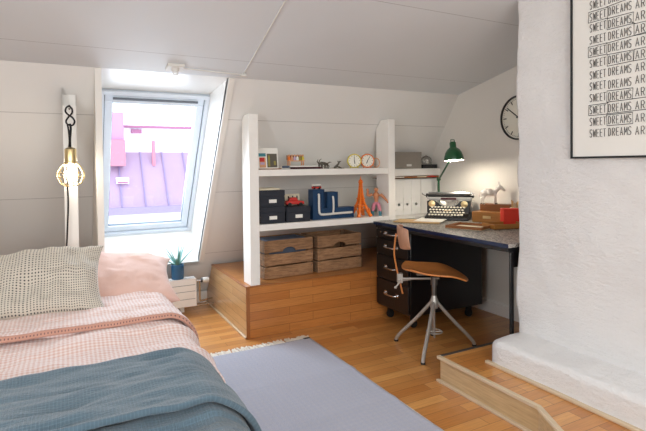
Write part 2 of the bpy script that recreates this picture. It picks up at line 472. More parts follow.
# ------------------------------------------------------------------ outside
def emptyish(name, label, cat, loc=(0, 0, 0), rz=0): return thing(name, label, cat, loc, rz)
pinkroof = plain('pink_sheet_roof', lin(166, 138, 162), .6, var=.08, nscale=1.5)
whitewall = plain('white_render', lin(236, 232, 238), .8, var=.02)
redwall = plain('pink_red_render', lin(190, 122, 138), .8)
magenta = plain('magenta_render', lin(180, 134, 166), .8)
darkpk = plain('dark_plum_frame', lin(160, 100, 130), .7)
eave = plain('violet_gutter', lin(140, 122, 160), .6)
hb = thing('apartment_building', 'white building with a pink sheet roof seen through the roof window', 'building', (0, 12, 0))
box(-4, 9, 0, 4, -4, .12).build('lower_wall', whitewall, hb, smooth=False)
rf = MB().prism([(-.35, .28), (.5, 1.53), (.5, 1.43), (-.35, .18)], 'x', -4, 9).build('roof', pinkroof, hb, smooth=False)
se = MB()
for i in range(26): se.box(-3.9 + i * .5, -3.88 + i * .5, -.36, 1.2, 0, .035, mat=T(0, 0, .26) @ RX(0))
se.bm.free(); se = MB()
ang = math.atan2(1.25, .85)
for i in range(26): se.box(-3.9 + i * .5, -3.875 + i * .5, 0, 1.51, 0, .03, mat=T(0, -.35, .28) @ RX(ang))
se.build('roof_seam', eave, rf, smooth=False)
box(-4, 9, -.45, -.3, .12, .28).build('gutter', eave, hb, smooth=False)
box(-4, 9, .5, 4, .2, 2.12).build('upper_wall', whitewall, hb, smooth=False)
box(-4, 9, .42, 4.1, 2.11, 2.17).build('roof_edge', darkpk, hb, smooth=False)
for x_ in (.44, 1.42):
    pw = box(x_, x_ + .24, .46, .52, 1.98, 2.08).build('window', darkpk, hb, smooth=False)
hb2 = thing('stair_tower', 'pink and red tower at the left of the white building outside', 'building', (1.1, 12, 0))
box(-1.2, .12, .1, .49, 1.2, 2.43).build('wall', magenta, hb2, smooth=False)
box(-1.2, .14, .02, .1, 1.2, 1.80).build('red_panel', redwall, hb2, smooth=False)
ch = box(1.86, 1.93, 12.25, 12.35, 1.2, 1.80).build('roof_vent', redwall); tag(ch, 'small red vent pipe standing on the pink roof outside', 'vent')
sk = thing('roof_hatch', 'small white hatch low on the pink roof outside', 'hatch', (1.15, 11.9, .80))
box(-.12, .14, 0, .3, 0, .14).build('curb', whitewall, sk, smooth=False)
box(-.1, .12, -.01, 0, .01, .05).build('pane', darkpk, sk, smooth=False)

# ------------------------------------------------------------------ ceiling outlet and conduit
o = thing('ceiling_outlet', 'square white ceiling outlet box above the roof window', 'ceiling outlet', (.598, 3.02, cz(3.02)))
cr = RX(-math.atan(CS))
box(-.05, .05, -.042, .042, -.02, 0, mat=cr).build('base_plate', M['plastic'], o, bevel=.004)
MB().lathe([(.0, -.04), (.02, -.038), (.024, -.018)], mat=cr).build('rose', M['plastic'], o)
MB().tube([(.012, 0, -.04), (.012, 0, -.055), (-.012, 0, -.055), (-.012, 0, -.04)], .003, 6, mat=cr).build('hook', M['plastic'], o)
o = thing('surface_cable', 'thin white cable clipped across the ceiling to the outlet box', 'cable')
def cp(x, y): return (x, y, cz(y) - .006)
MB().tube([cp(.645, 3.03), cp(1.03, 3.055), cp(1.034, 3.05), cp(.835, 1.0)], .004, 8).build('cable_run', M['plastic'], o)
box(1.018, 1.05, 3.035, 3.065, cz(3.05) - .018, cz(3.05) - .002).build('corner_clip', M['plastic'], o)

# ------------------------------------------------------------------ platform
o = thing('wooden_platform', 'raised oak storage platform under the white shelves', 'platform', (1.07, 3.155, 0))
W_, D_ = 1.875, 1.1
MB().prism([(0, .345), (.88, .345), (.88, .355), (0, .355)], 'x', 0, W_).build('top', M['plat_top'], o, smooth=False)
box(.02, W_, 0, .02, 0, .345).build('front_panel', M['plat_front'], o, smooth=False)
MB().prism([(.0, 0), (1.1, 0), (.88, .345), (0, .345)], 'x', 0, .02).build('side_panel', part_mat := M['plat_side_glare'], o, smooth=False)
e = MB().box(-.004, W_, -.004, .016, .345, .357).box(-.004, .016, .016, .88, .345, .357).box(-.004, .022, -.004, .002, 0, .345)
e.build('edge_strip', M['trim_wood'], o, bevel=.002)
box(-.012, 0, 0, 1.05, 0, .014).build('floor_strip', M['pale_trim'], o, bevel=.003)

# ------------------------------------------------------------------ shelving between posts
sh = thing('shelving_unit', 'white built-in shelving of planks and deep uprights on the oak platform', 'shelves', (0, 0, 0))
post(1.103, 1.170, 3.155, .357).build('upright', M['shelf'], sh, bevel=.003)
post(2.245, 2.308, 3.155, .357, d=.17).build('upright', M['shelf'], sh, bevel=.003)
def shelf(x0, x1, y0, z0, z1, n='shelf_board'):
    mb = MB(); yb0, yb1 = slope_y(z0) - .003, slope_y(z1) - .003
    xi = x0 + (.36 * (yb1 - y0 - .14) if x0 < 1.5 else 0)      # left end cut back behind the upright
    lo = [(x0, y0), (x0, y0 + .14), (xi, yb0), (x1, yb0), (x1, y0)]; hi = [(x0, y0), (x0, y0 + .14), (xi, yb1), (x1, yb1), (x1, y0)]
    A = [mb.bm.verts.new((q[0], q[1], z0)) for q in lo]; B = [mb.bm.verts.new((q[0], q[1], z1)) for q in hi]
    mb.bm.faces.new(A); mb.bm.faces.new(B[::-1])
    for i in range(5): mb.bm.faces.new((A[i], B[i], B[(i + 1) % 5], A[(i + 1) % 5]))
    return mb.build(n, M['shelf'], sh, bevel=.002)
shelf(1.170, 2.245, 3.158, 1.100, 1.145)
shelf(1.170, 2.245, 3.158, .724, .768)
shelf(2.312, 2.95, 3.37, 1.073, 1.133)
shelf(2.312, 2.95, 3.22, .70, .735)

# ------------------------------------------------------------------ step by the chimney
o = thing('wooden_step', 'low oak step wrapped around the foot of the plaster chimney', 'step', (0, 0, 0))
tp = [(1.765, 2.035), (1.765, 1.41), (1.55, 1.0), (1.55, .4), (2.9, .4), (2.9, 1.8), (2.3, 2.035)]
MB().prism(tp, 'z', .1255, .134).build('tread', M['floor'], o, smooth=False)
MB().prism([(1.772, 2.028), (1.772, 1.41), (1.557, 1.0), (1.557, .4), (1.6, .4), (1.6, .99), (1.81, 1.4), (1.81, 2.028)], 'z', 0, .1255).build('riser', M['pale_side'], o, smooth=False)
box(1.81, 2.9, 2.01, 2.028, 0, .1255).build('back_riser', M['plat_front'], o, smooth=False)
e = MB().prism([(1.757, 2.04), (1.757, 1.408), (1.542, 1.0), (1.542, .4), (1.565, .4), (1.565, .995), (1.78, 1.402), (1.78, 2.04)], 'z', .122, .1375)
e.build('nosing', M['pale_trim'], o, bevel=.002)
part(box(1.78, 2.6, 2.022, 2.042, .122, .138).build('nosing', M['darksteel'], o, bevel=.002), 'dark metal edge strip')
MB().prism([(1.752, 2.04), (1.752, 1.41), (1.53, .99), (1.53, .4), (1.552, .4), (1.552, .995), (1.772, 1.41), (1.772, 2.04)], 'z', 0, .012).build('floor_strip', M['pale_trim'], o, bevel=.002)

# ------------------------------------------------------------------ bed
BX = .39          # where the mattress edge starts to fall away
o = thing('bed', 'low bed with a cream mattress under the pink and blue bedding', 'bed', (-.45, 2.0, 0))
MB().box(-.9, .80, -1.1, 1.2, .12, .22).build('frame', M['white'], o, bevel=.01)
MB().box(-.92, .825, -1.12, 1.22, .22, .455).build('mattress', M['bed'], o, bevel=.05)
for sx in (-.82, .70):
    for sy in (-1.0, 1.05): MB().lathe([(0, 0), (.02, 0), (.025, .12), (0, .12)], c=(sx, sy, 0)).build('leg', M['pale_wood'], o)

def wr(x, y, s, seed, stretch=(1, 1)):
    return noise.noise(Vector((x * s * stretch[0] + seed, y * s * stretch[1], seed * 1.7)))
def drape(y0, y1, ztop, xe, drop, ny, nx, hfun, name, mat, label, cat, thick=.012, rad=.09, skew=0, parent=None):
    """bedding sheet lying across the bed from the wall side to the right edge and falling down it"""
    prof = []; xl = -1.42
    L1 = xe - xl
    total = L1 + rad * PI / 2 + drop
    def P(s):
        if s < L1: return xl + s, ztop, (0, 1)
        s2 = s - L1
        if s2 < rad * PI / 2:
            a = s2 / rad; return xe + rad * math.sin(a), ztop - rad + rad * math.cos(a), (math.sin(a), math.cos(a))
        s3 = s2 - rad * PI / 2; return xe + rad + s3 * .06, ztop - rad - s3, (1, 0)
    mb = MB()
    def fn(i, j):
        s = total * (i / (nx - 1)) ** .8; y = y0 + (y1 - y0) * j / (ny - 1)
        x, z, n = P(s)
        yy = y + skew * (x - .1) 
        h = hfun(s, x, yy, (y - y0) / (y1 - y0), total)
        h *= 1 - .45 * n[0]
        return (x + n[0] * h, yy + .01 * wr(x, y, 5, 3.1), z + n[1] * h)
    mb.grid(fn, nx, ny, uvfn=lambda a, c_: (total * (a / (nx - 1)) ** .8, (y1 - y0) * c_ / (ny - 1)))
    ob = mb.build(name, mat, parent, angle=180, mods=[('SOLIDIFY', dict(thickness=thick, offset=-1)), ('SUBSURF', dict(levels=1, render_levels=1))])
    if label: tag(ob, label, cat)
    return ob
def ridge(t, c_, w_): return math.exp(-((t - c_) / w_) ** 2)
def hd(s, x, y, t, tot):
    k = .014 * wr(x, y, 3, 1.0, (1, 2)) + .014 * wr(x, y, 9, 5.0, (.5, 1.8)) + .007 * wr(x, y, 26, 2.0, (.6, 1.5))
    return .03 + k + .012 * ridge(y, 2.12, .05) - .01 * ridge(y, 2.0, .05)
duv = drape(1.675, 2.30, .465, BX, .22, 110, 130, hd, 'duvet', M['duvet'], 'pink checked duvet spread over the middle of the bed', 'duvet', .02)
def hf(s, x, y, t, tot):
    k = .010 * wr(x, y, 4, 9.0, (.6, 2)) + .013 * wr(x, y, 12, 5.0, (.5, 2)) + .006 * wr(x, y, 30, 8.0)
    edge = ridge(y, 2.24, .05)
    return .052 + k + .016 * edge - .05 * max(0, (2.215 - y) / .02) * .3
fold = drape(2.20, 2.80, .465, BX + .005, .12, 60, 120, hf, 'fold_back', M['duvet'], None, None, .022, parent=duv)
def hb_(s, x, y, t, tot):
    return .046 + .02 * math.sin(min(1, max(0, t)) * PI) + .004 * wr(x, y, 14, 4)
hem = drape(2.19, 2.225, .465, BX + .006, .13, 14, 120, lambda s, x, y, t, tot: hb_(s, x, y, t, tot) + .003, 'hem', M['duvet_back'], None, None, .014, parent=duv)
part(hem, 'peach dotted hem')
def hs(s, x, y, t, tot): return .02 + .008 * wr(x, y, 5, 2.5, (.6, 1.6))
sht = drape(2.7, 3.2, .465, BX, .2, 30, 90, hs, 'bed_sheet', M['pillow_pink'], 'pale pink sheet covering the head of the bed under the pillows', 'sheet', .012)

def ht(s, x, y, t, tot):
    k = .013 * wr(x, y, 4, 11.0, (.5, 2.2)) + .015 * wr(x, y, 10, 15.0, (.35, 1.8)) + .009 * wr(x, y, 26, 12.0, (.4, 1.5))
    k += .006 * ridge(x, .34, .012) 
    return .062 + k - (.012 if y < 1.28 else 0)
thr = drape(.75, 1.70, .465, BX - .06, .26, 120, 130, ht, 'throw_blanket', M['throw'], 'slate blue linen throw across the foot of the bed', 'blanket', .014, rad=.1)
def ht2(s, x, y, t, tot):
    k = .010 * wr(x, y, 4, 31.0, (.5, 2.2)) + .014 * wr(x, y, 10, 25.0, (.35, 1.8)) + .008 * wr(x, y, 26, 22.0, (.4, 1.5))
    return .082 + k + .004 * ridge(x, .34, .014) + .012 * ridge(t, 0, .1) + .006 * ridge(t, 1, .06)
drape(1.29, 1.71, .465, BX - .062, .28, 60, 130, ht2, 'turned_down_fold', M['throw'], None, None, .018, rad=.11, parent=thr, skew=0)

def pillow(name, mat, w_, h_, th, loc, rot, seed, label, corner=.06, wrk=.018):
    mb = MB(); n = 44
    def P(i, j, sgn):
        u = -1 + 2 * i / (n - 1); v_ = -1 + 2 * j / (n - 1)
        uu = math.copysign(abs(u) ** .9, u); vv = math.copysign(abs(v_) ** .9, v_)
        e_ = (max(0, 1 - abs(u) ** 2.6) ** .55) * (max(0, 1 - abs(v_) ** 2.6) ** .55)
        pin = 1 - .10 * (1 - abs(v_) ** 2) * abs(u) ** 3
        pin2 = 1 - .10 * (1 - abs(u) ** 2) * abs(v_) ** 3
        x = uu * w_ / 2 * pin; y = vv * h_ / 2 * pin2
        wk = wrk * (wr(x, y, 5, seed, (1, 1.4)) + .55 * wr(x, y, 14, seed + 3, (1.6, .7)) + .25 * wr(x, y, 32, seed + 5))
        z = sgn * (th / 2 * e_ + wk * (e_ ** .5)) + .02 * wr(x, y, 3, seed + 9)
        return (x, y, z)
    for s in (1, -1):
        mb.grid(lambda i, j: P(i, j, s), n, n, uvfn=lambda a, c_: (w_ * a / (n - 1), h_ * c_ / (n - 1)))
    bmesh.ops.remove_doubles(mb.bm, verts=mb.bm.verts, dist=.0004)
    ob = mb.build(name, mat, angle=180, loc=loc, rot=rot, mods=[('SUBSURF', dict(levels=1, render_levels=1))])
    tag(ob, label, 'pillow'); return ob
pillow('pillow', M['pillow_pink'], .98, .50, .19, (.075, 2.92, .572), (R(20), R(5), R(-3)), 4.0, 'pale pink pillow lying behind the dotted pillow at the head of the bed', wrk=.022)
pillow('pillow', M['pillow_dots'], .68, .40, .15, (-.165, 2.70, .618), (R(40), R(-2), R(-5)), 12.0, 'beige pillow with small black dots leaning on the pink pillow', wrk=.042)

# ------------------------------------------------------------------ rug
o = thing('rug', 'pale lavender cotton rug with a fringed end beside the bed', 'rug', (0, 0, 0))
mb = MB()
def rf_(i, j):
    x = .3 + (1.435 - .3) * i / 60; y = .9 + (2.94 - .9) * j / 110
    z = .006 + .0035 * (1 + wr(x, y, 2.2, 3, (.5, 1.6))) + .004 * ridge(y + .05 * x, 2.45, .03) + .004 * ridge(y - .02 * x, 1.95, .03)
    return (x + .004 * wr(x, y, 3, 1), y, z)
mb.grid(rf_, 61, 111, uvfn=lambda a, c_: (a * .019, c_ * .0185))
mb.build('weave', M['rug'], o, angle=180, mods=[('SOLIDIFY', dict(thickness=.005, offset=-1))])
mb = MB()
for i in range(120):
    x = .45 + .985 * i / 119 + random.uniform(-.004, .004); l = random.uniform(.045, .085); a = random.uniform(-.02, .02)
    mb.tube([(x, 2.935, .009), (x + a * .3, 2.935 + l * .5, .011), (x + a, 2.935 + l, .005)], [.005, .0045, .006], 5)
fr_ = mb.build('fringe', M['fringe'], o); fr_['kind'] = 'stuff'
box(1.39, 1.435, 2.93, 2.952, .011, .015).build('corner_tag', M['rubber'], o)
mb = MB().tube([(1.436, y_, .008) for y_ in (.9, 1.5, 2.2, 2.94)], .004, 6)
mb.build('border', M['fringe'], o)

# ------------------------------------------------------------------ cage lamp
o = thing('cage_lamp', 'lit bulb in a brass wire cage hanging on the white post', 'lamp', (.031, 3.07, 1.133))
knot = []
for i in range(40):
    t_ = i / 39 * 2 * PI
    knot.append((.013 * math.sin(2 * t_) + .004, -.01 + .006 * math.cos(3 * t_), .298 + .030 * math.sin(t_) * (1.0 + .2 * math.sin(t_))))
loop = [(0, .02, .37), (0, .0, .385), (-.016, -.004, .372), (-.020, -.004, .352), (-.008, -.008, .335), (.014, -.012, .318), (.024, -.010, .296), (.012, -.008, .276), (-.012, -.004, .282), (-.018, .0, .300), (-.004, .004, .325), (.012, .004, .345), (.012, .0, .368), (0, -.002, .382)]
def smoothpath(p, k=6):
    p = [Vector(q) for q in p]; out = []
    for i in range(len(p) - 1):
        a, b2, c2, d2 = p[max(i - 1, 0)], p[i], p[i + 1], p[min(i + 2, len(p) - 1)]
        for s in range(k):
            t_ = s / k
            out.append(.5 * ((2 * b2) + (-a + c2) * t_ + (2 * a - 5 * b2 + 4 * c2 - d2) * t_ ** 2 + (-a + 3 * b2 - 3 * c2 + d2) * t_ ** 3))
    out.append(p[-1]); return out
MB().tube(smoothpath(loop), .0047, 8).tube(smoothpath([(.0, -.006, .285), (.004, -.006, .26), (.0, -.003, .2), (.0, 0, .15)]), .0055, 8).tube(smoothpath([(-.012, 0, .282), (-.006, .004, .24), (-.004, .01, .18), (-.012, .03, .12), (-.02, .034, .0), (-.016, .034, -.15), (-.024, .034, -.32), (-.030, .036, -.42)]), .0045, 8).build('cord', M['cord'], o)
MB().lathe([(0, .155), (.012, .155), (.028, .145), (.030, .14), (.030, .075), (.033, .073), (.033, .062), (.027, .06), (0, .06)]).build('socket', M['brass'], o)
part(MB().lathe([(.0, .151), (.022, .15), (.026, .147), (0, .146)]).build('cap', M['blackmetal'], o), 'black top cap')
MB().ball((0, 0, .006), .023, 18, (1, 1, 1.2)).lathe([(.012, .03), (.014, .062), (0, .062)]).build('bulb', M['bulb'], o)
cg = MB()
cage_prof = [(.028, .068), (.052, .045), (.07, .012), (.07, -.012), (.055, -.045), (.026, -.062)]
for k in range(8):
    a = 2 * PI * k / 8 + .2
    cg.tube([(r_ * math.cos(a), r_ * math.sin(a), z_) for r_, z_ in cage_prof], .0024, 6)
for r_, z_ in ((.07, .012), (.07, -.012), (.026, -.062), (.029, .068)):
    cg.tube([(r_ * math.cos(2 * PI * k / 24), r_ * math.sin(2 * PI * k / 24), z_) for k in range(24)], .0026, 6, closed=True)
cg.build('cage', M['brass'], o)
MB().tube([(0, .06, .372), (0, .0, .376)], .005, 8).build('hook', M['steel'], o)

# ------------------------------------------------------------------ radiator
o = thing('radiator', 'low white panel radiator under the roof window', 'radiator', (.10, 3.9, .065))
MB().box(0, .812, 0, .02, 0, .215).box(0, .812, .07, .09, 0, .215).box(.805, .812, 0, .09, .0, .215).build('panel', M['white'], o, bevel=.003)
g = MB(); g.box(0, .81, 0, .008, .213, .221).box(0, .81, .082, .09, .213, .221)
for i in range(46): g.box(.004 + i * .0176, .010 + i * .0176, .008, .082, .213, .220)
g.build('top_grille', M['white'], o)
g = MB()
for z_ in (.06, .12, .17): g.box(.01, .8, -.002, .0, z_, z_ + .003)
g.build('groove', M['gasket'], o)
for x_ in (.1, .7): box(x_, x_ + .03, .09, .18, -.063, .1).build('bracket', M['white'], o)
MB().tube([(.812, .045, .19), (.86, .045, .19)], .009, 10).build('valve_tail', M['chrome'], o)
part(MB().lathe([(0, 0), (.017, 0), (.019, .006), (.017, .012), (.0, .012)], mat=T(.855, .045, .19) @ RY(PI / 2)).build('valve_collar', M['blackmetal'], o), 'black valve collar')
MB().lathe([(0, 0), (.018, 0), (.022, .01), (.022, .045), (.018, .052), (0, .052)], mat=T(.868, .045, .19) @ RY(PI / 2)).build('thermostat', M['plastic'], o, bevel=.001)
MB().tube([(.845, .045, .185), (.845, .045, .03), (.85, .06, .02), (.96, .1, .02)], .007, 8).tube([(.80, .045, .0), (.82, .045, -.01), (.96, .06, -.01)], .008, 8).build('pipe', M['chrome'], o)

# ------------------------------------------------------------------ plants on the radiator
def plant(x, y, label, sc=1.0, nl=11, seed=1, pot=True):
    rnd = random.Random(seed)
    o = thing('potted_agave', label, 'potted plant', (x, y, .286), 0, None)
    MB().lathe([(0, 0), (.045, 0), (.048, .006), (.050, .112), (.046, .116), (.044, .105), (.043, .10), (0, .10)]).build('pot', M['bluepot'], o)
    MB().lathe([(0, .1), (.044, .1)]).build('soil', M['soil'], o)
    mb = MB()
    for k in range(nl):
        a = 2 * PI * k / nl * 1.9 + rnd.uniform(-.2, .2); L = rnd.uniform(.10, .14) * sc; tilt = .2 + 1.0 * (k / nl)
        pts = []; rs = []
        for q_ in range(7):
            t_ = q_ / 6; r_ = L * t_ * math.sin(tilt) * (1 + .2 * t_); z_ = .1 + L * t_ * math.cos(tilt * (1 - .1 * t_))
            pts.append((math.cos(a) * r_, math.sin(a) * r_, z_)); rs.append(max(.0008, .011 * sc * (1 - t_) ** .75 * (.7 + .9 * t_ * (1 - t_))))
        mb.tube(pts, rs, 6, flat=.45)
    mb.build('leaves', M['leaf'], o)
plant(.775, 3.955, 'spiky agave in a blue pot at the right end of the radiator', 1.55, 10, seed=3)
plant(.60, 3.965, 'small agave in a blue pot mostly hidden behind the pink pillow corner', .55, 7, seed=5)
plant(.40, 3.965, 'agave whose leaf tips just show above the pink pillow', 1.3, 9, seed=8)

# ------------------------------------------------------------------ desk
o = thing('desk', 'black wooden desk with a drawer pedestal and speckled top', 'desk', (2.1, 1.86, 0))
# local: x 0..0.84, y 0..1.29
MB().box(0, .845, 0, 1.285, .715, .736).build('desktop', M['desktop'], o, smooth=False)
MB().box(-.006, 0, -.004, 1.29, .714, .737).box(0, .845, 1.285, 1.29, .714, .737).build('edge_band', M['edge_sheen'], o, bevel=.002)
box(.01, .835, .01, 1.28, .69, .715).build('apron', M['black'], o, smooth=False)
box(.02, .70, .866, 1.275, .10, .69).build('pedestal', M['black'], o, bevel=.004)
zs = [(.60, .685), (.49, .59), (.30, .48), (.115, .29)]
zs = [(.625, .683), (.50, .617), (.32, .492), (.115, .312)]
for k, (a_, b2) in enumerate(zs):
    d = box(.004, .02, .876, 1.265, a_, b2).build('drawer', M['black'], o, bevel=.003)
    zc = (a_ + b2) / 2 + .01
    hp = MB().tube(smoothpath([(.003, 1.0, zc), (-.022, 1.01, zc - .004), (-.026, 1.07, zc - .006), (-.022, 1.13, zc - .004), (.003, 1.14, zc)], 4), .0055, 8)
    hp.box(-.001, .005, .985, 1.02, zc - .012, zc + .012).box(-.001, .005, 1.12, 1.155, zc - .012, zc + .012)
    hp.build('handle', M['chrome'], d)
    if k == 0:
        MB().lathe([(0, 0), (.008, 0), (.008, .004), (0, .004)], mat=T(.004, 1.2, zc) @ RY(-PI / 2)).build('lock', M['chrome'], d)
for (cx, cy) in ((.09, .93), (.09, 1.21), (.62, .93), (.62, 1.21)):
    c_ = box(cx - .02, cx + .02, cy - .012, cy + .012, .05, .10).build('caster', M['rubber'], o)
    MB().lathe([(0, -.012), (.028, -.012), (.03, 0), (.028, .012), (0, .012)], mat=T(cx, cy, .031) @ RX(PI / 2)).build('wheel', M['rubber'], c_)
MB().box(.020, .045, -.0, .012, .137, .69).box(.79, .82, .012, .04, .137, .69).box(.045, .79, .02, .032, .6, .69).build('leg_frame', M['black'], o, bevel=.002)

# ------------------------------------------------------------------ chair
o = thing('work_chair', 'old swivel work chair with plywood seat and four splayed steel legs', 'chair', (2.075, 2.43, 0), R(-30))
mb = MB()
nu, nv = 30, 30
def seatP(i, j, dz=0):
    u = -1 + 2 * i / (nu - 1); v_ = -1 + 2 * j / (nv - 1)      # u: back(-1)->front(1), v: side
    # superellipse mapping of the square onto a rounded shield outline
    rx = .205; ry = .225 * (1 - .16 * (1 - u) / 2)
    x = u * math.sqrt(1 - .36 * v_ * v_) * rx; y = v_ * math.sqrt(1 - .42 * u * u) * ry
    z = .490 + .014 * (abs(v_) ** 2) + .012 * u * -1 - .045 * max(0, u - .35) ** 1.6 * 1.3 + .022 * max(0, -u - .5) - .012 * math.exp(-(x * x + y * y) / .02)
    return (x, y, z + dz)
mb.grid(lambda i, j: seatP(i, j), nu, nv, uvfn=lambda a, c_: (a * .01, c_ * .01))
mb.build('seat', M['plywood'], o, angle=60, mods=[('SOLIDIFY', dict(thickness=.011, offset=0)), ('SUBSURF', dict(levels=1, render_levels=1))])
mb = MB()
def backP(i, j):
    u = -1 + 2 * i / 17; v_ = -1 + 2 * j / 13
    y = u * .155 * math.sqrt(1 - .3 * v_ * v_); zz = v_ * .075 * math.sqrt(1 - .35 * u * u)
    return (-.225 + .048 * (u * u) + zz * -.12 + .006 * v_ * v_, y, .71 + zz)
mb.grid(backP, 18, 14, uvfn=lambda a, c_: (a * .01, c_ * .01))
mb.build('backrest', M['plywood_back'], o, angle=60, mods=[('SOLIDIFY', dict(thickness=.010, offset=0)), ('SUBSURF', dict(levels=1, render_levels=1))])
part(MB().tube(smoothpath([(-.238, 0, .73), (-.246, 0, .68), (-.252, 0, .60), (-.238, 0, .51), (-.222, 0, .44), (-.206, 0, .37), (-.200, 0, .345)]), .012, 10, flat=.5).build('back_spring', M['orange_wood'] if 'orange_wood' in M else M['plywood'], o), 'bent orange wooden back support')
MB().lathe([(0, -.008), (.009, -.008), (.009, .008), (0, .008)], mat=T(-.236, 0, .715) @ RY(PI / 2)).build('bolt', M['steel'], o)
MB().box(-.235, -.200, -.018, .018, .415, .475).tube([(-.218, -.04, .43), (-.218, .04, .43)], .007, 8).tube([(-.218, -.03, .43), (-.245, -.045, .40)], .006, 8).ball((-.25, -.048, .395), .010, 10).build('back_clamp', M['steel'], o, bevel=.002)
MB().tube([(-.215, 0, .44), (-.02, 0, .44)], .0075, 8).tube([(-.215, .0, .425), (-.10, 0, .44)], .004, 6).build('back_rod', M['steel'], o)
MB().box(-.11, .11, -.012, .012, .462, .472).box(-.012, .012, -.11, .11, .462, .472).build('seat_bracket', M['darksteel'], o)
part(MB().tube([(0, 0, .47), (0, 0, .29)], .015, 14).lathe([(.022, .40), (.022, .455), (.0, .46)]).build('column', M['darksteel'], o), 'dark threaded column')
MB().lathe([(0, .25), (.022, .25), (.026, .262), (.026, .30), (.020, .315), (.014, .335), (0, .335)]).build('hub', M['steel'], o)
ft = [(1.925, 2.635), (1.835, 2.25), (2.305, 2.315), (2.205, 2.60)]
for fx, fy in ft:
    dx, dy = fx - 2.075, fy - 2.43; a = R(30)
    lx, ly = dx * math.cos(a) - dy * math.sin(a), dx * math.sin(a) + dy * math.cos(a)
    n_ = math.hypot(lx, ly); ux, uy = lx / n_, ly / n_
    l = MB().tube(smoothpath([(ux * .018, uy * .018, .288), (lx * .45, ly * .45, .175), (lx * .93, ly * .93, .045), (lx, ly, .008)], 4), [.0115] * 12 + [.0125], 10).build('leg', M['steel'], o)
    part(MB().lathe([(0, 0), (.014, 0), (.014, .012), (0, .012)], c=(lx, ly, 0)).build('foot_cap', M['rubber'], l), 'black rubber foot') 
MB().tube([(.05 * math.cos(2 * PI * k / 16) , .05 * math.sin(2 * PI * k / 16), .10) for k in range(16)], .004, 6, closed=True).tube([(0, 0, .25), (0, 0, .06)], .006, 8).tube([(-.05, 0, .1), (.05, 0, .1)], .004, 6).build('spindle', M['steel'], o)

# ------------------------------------------------------------------ crates
def crate(x, y, rz, w_, label):
    o = thing('wooden_crate', label, 'crate', (x, y, .357), rz, 'old wooden crates on the platform')
    d_ = .26; t_ = .012; H_ = .275
    hs_ = [(.0, .084), (.094, .179), (.189, H_)]
    def slats(mb, x0, x1, y0, y1, notch=False):
        for k, (a_, b2) in enumerate(hs_):
            if notch and k == 1:
                # hand hole: arch cut in the upper edge of the middle slat / lower edge of top slat
                cx = (x0 + x1) / 2; pts = [(x0, a_), (x1, a_), (x1, b2)]
                for q_ in range(9):
                    an = PI * q_ / 8; pts.append((cx + .052 * math.cos(an), b2 - .0 - .0 * math.sin(an) - .004))
                pts.append((x0, b2)); mb.prism(pts, 'y', y0, y1)
            elif notch and k == 2:
                cx = (x0 + x1) / 2; pts = [(x0, a_)]
                for q_ in range(11):
                    an = PI - PI * q_ / 10; pts.append((cx + .054 * math.cos(an), a_ + .03 * math.sin(an)))
                pts += [(x1, a_), (x1, b2), (x0, b2)]; mb.prism(pts, 'y', y0, y1)
            else: mb.box(x0, x1, y0, y1, a_, b2)
    mb = MB(); slats(mb, 0, w_, 0, t_, True); mb.build('front_panel', M['crate'], o, bevel=.003)
    mb = MB(); slats(mb, 0, w_, d_ - t_, d_); mb.build('back_panel', M['crate'], o, bevel=.003)
    for xs in (0, w_ - t_):
        mb = MB()
        for a_, b2 in hs_: mb.box(xs, xs + t_, t_, d_ - t_, a_, b2)
        mb.build('side_panel', M['crate_side'], o, bevel=.002)
    box(t_, w_ - t_, t_, d_ - t_, .0, .012).build('bottom', M['crate_side'], o)
    for xx in (t_, w_ - t_ - .028):
        for yy in (t_, d_ - t_ - .02): box(xx, xx + .028, yy, yy + .02, .012, H_ - .004).build('corner_post', M['crate_side'], o)
    nb = MB()
    for xx in (.016, w_ - .016):
        for a_, b2 in hs_:
            for zz in (a_ + .02, b2 - .02): nb.lathe([(0, -.002), (.0035, -.001), (.0035, 0)], mat=T(xx, 0, zz) @ RX(-PI / 2), seg=8)
    nb.build('nail', M['darksteel'], o)
    return o
crate(1.25, 3.275, R(4), .40, 'weathered slatted wooden crate beside the left upright')
crate(1.682, 3.285, R(4), .405, 'weathered slatted wooden crate nearer to the desk')
fb = thing('folded_cloth', 'dark blue cloth folded on top inside the left crate', 'cloth', (1.262, 3.30, .50), R(4))
box(.03, .36, .03, .22, 0, .128).build('fold', M['bookblue'], fb, bevel=.01)

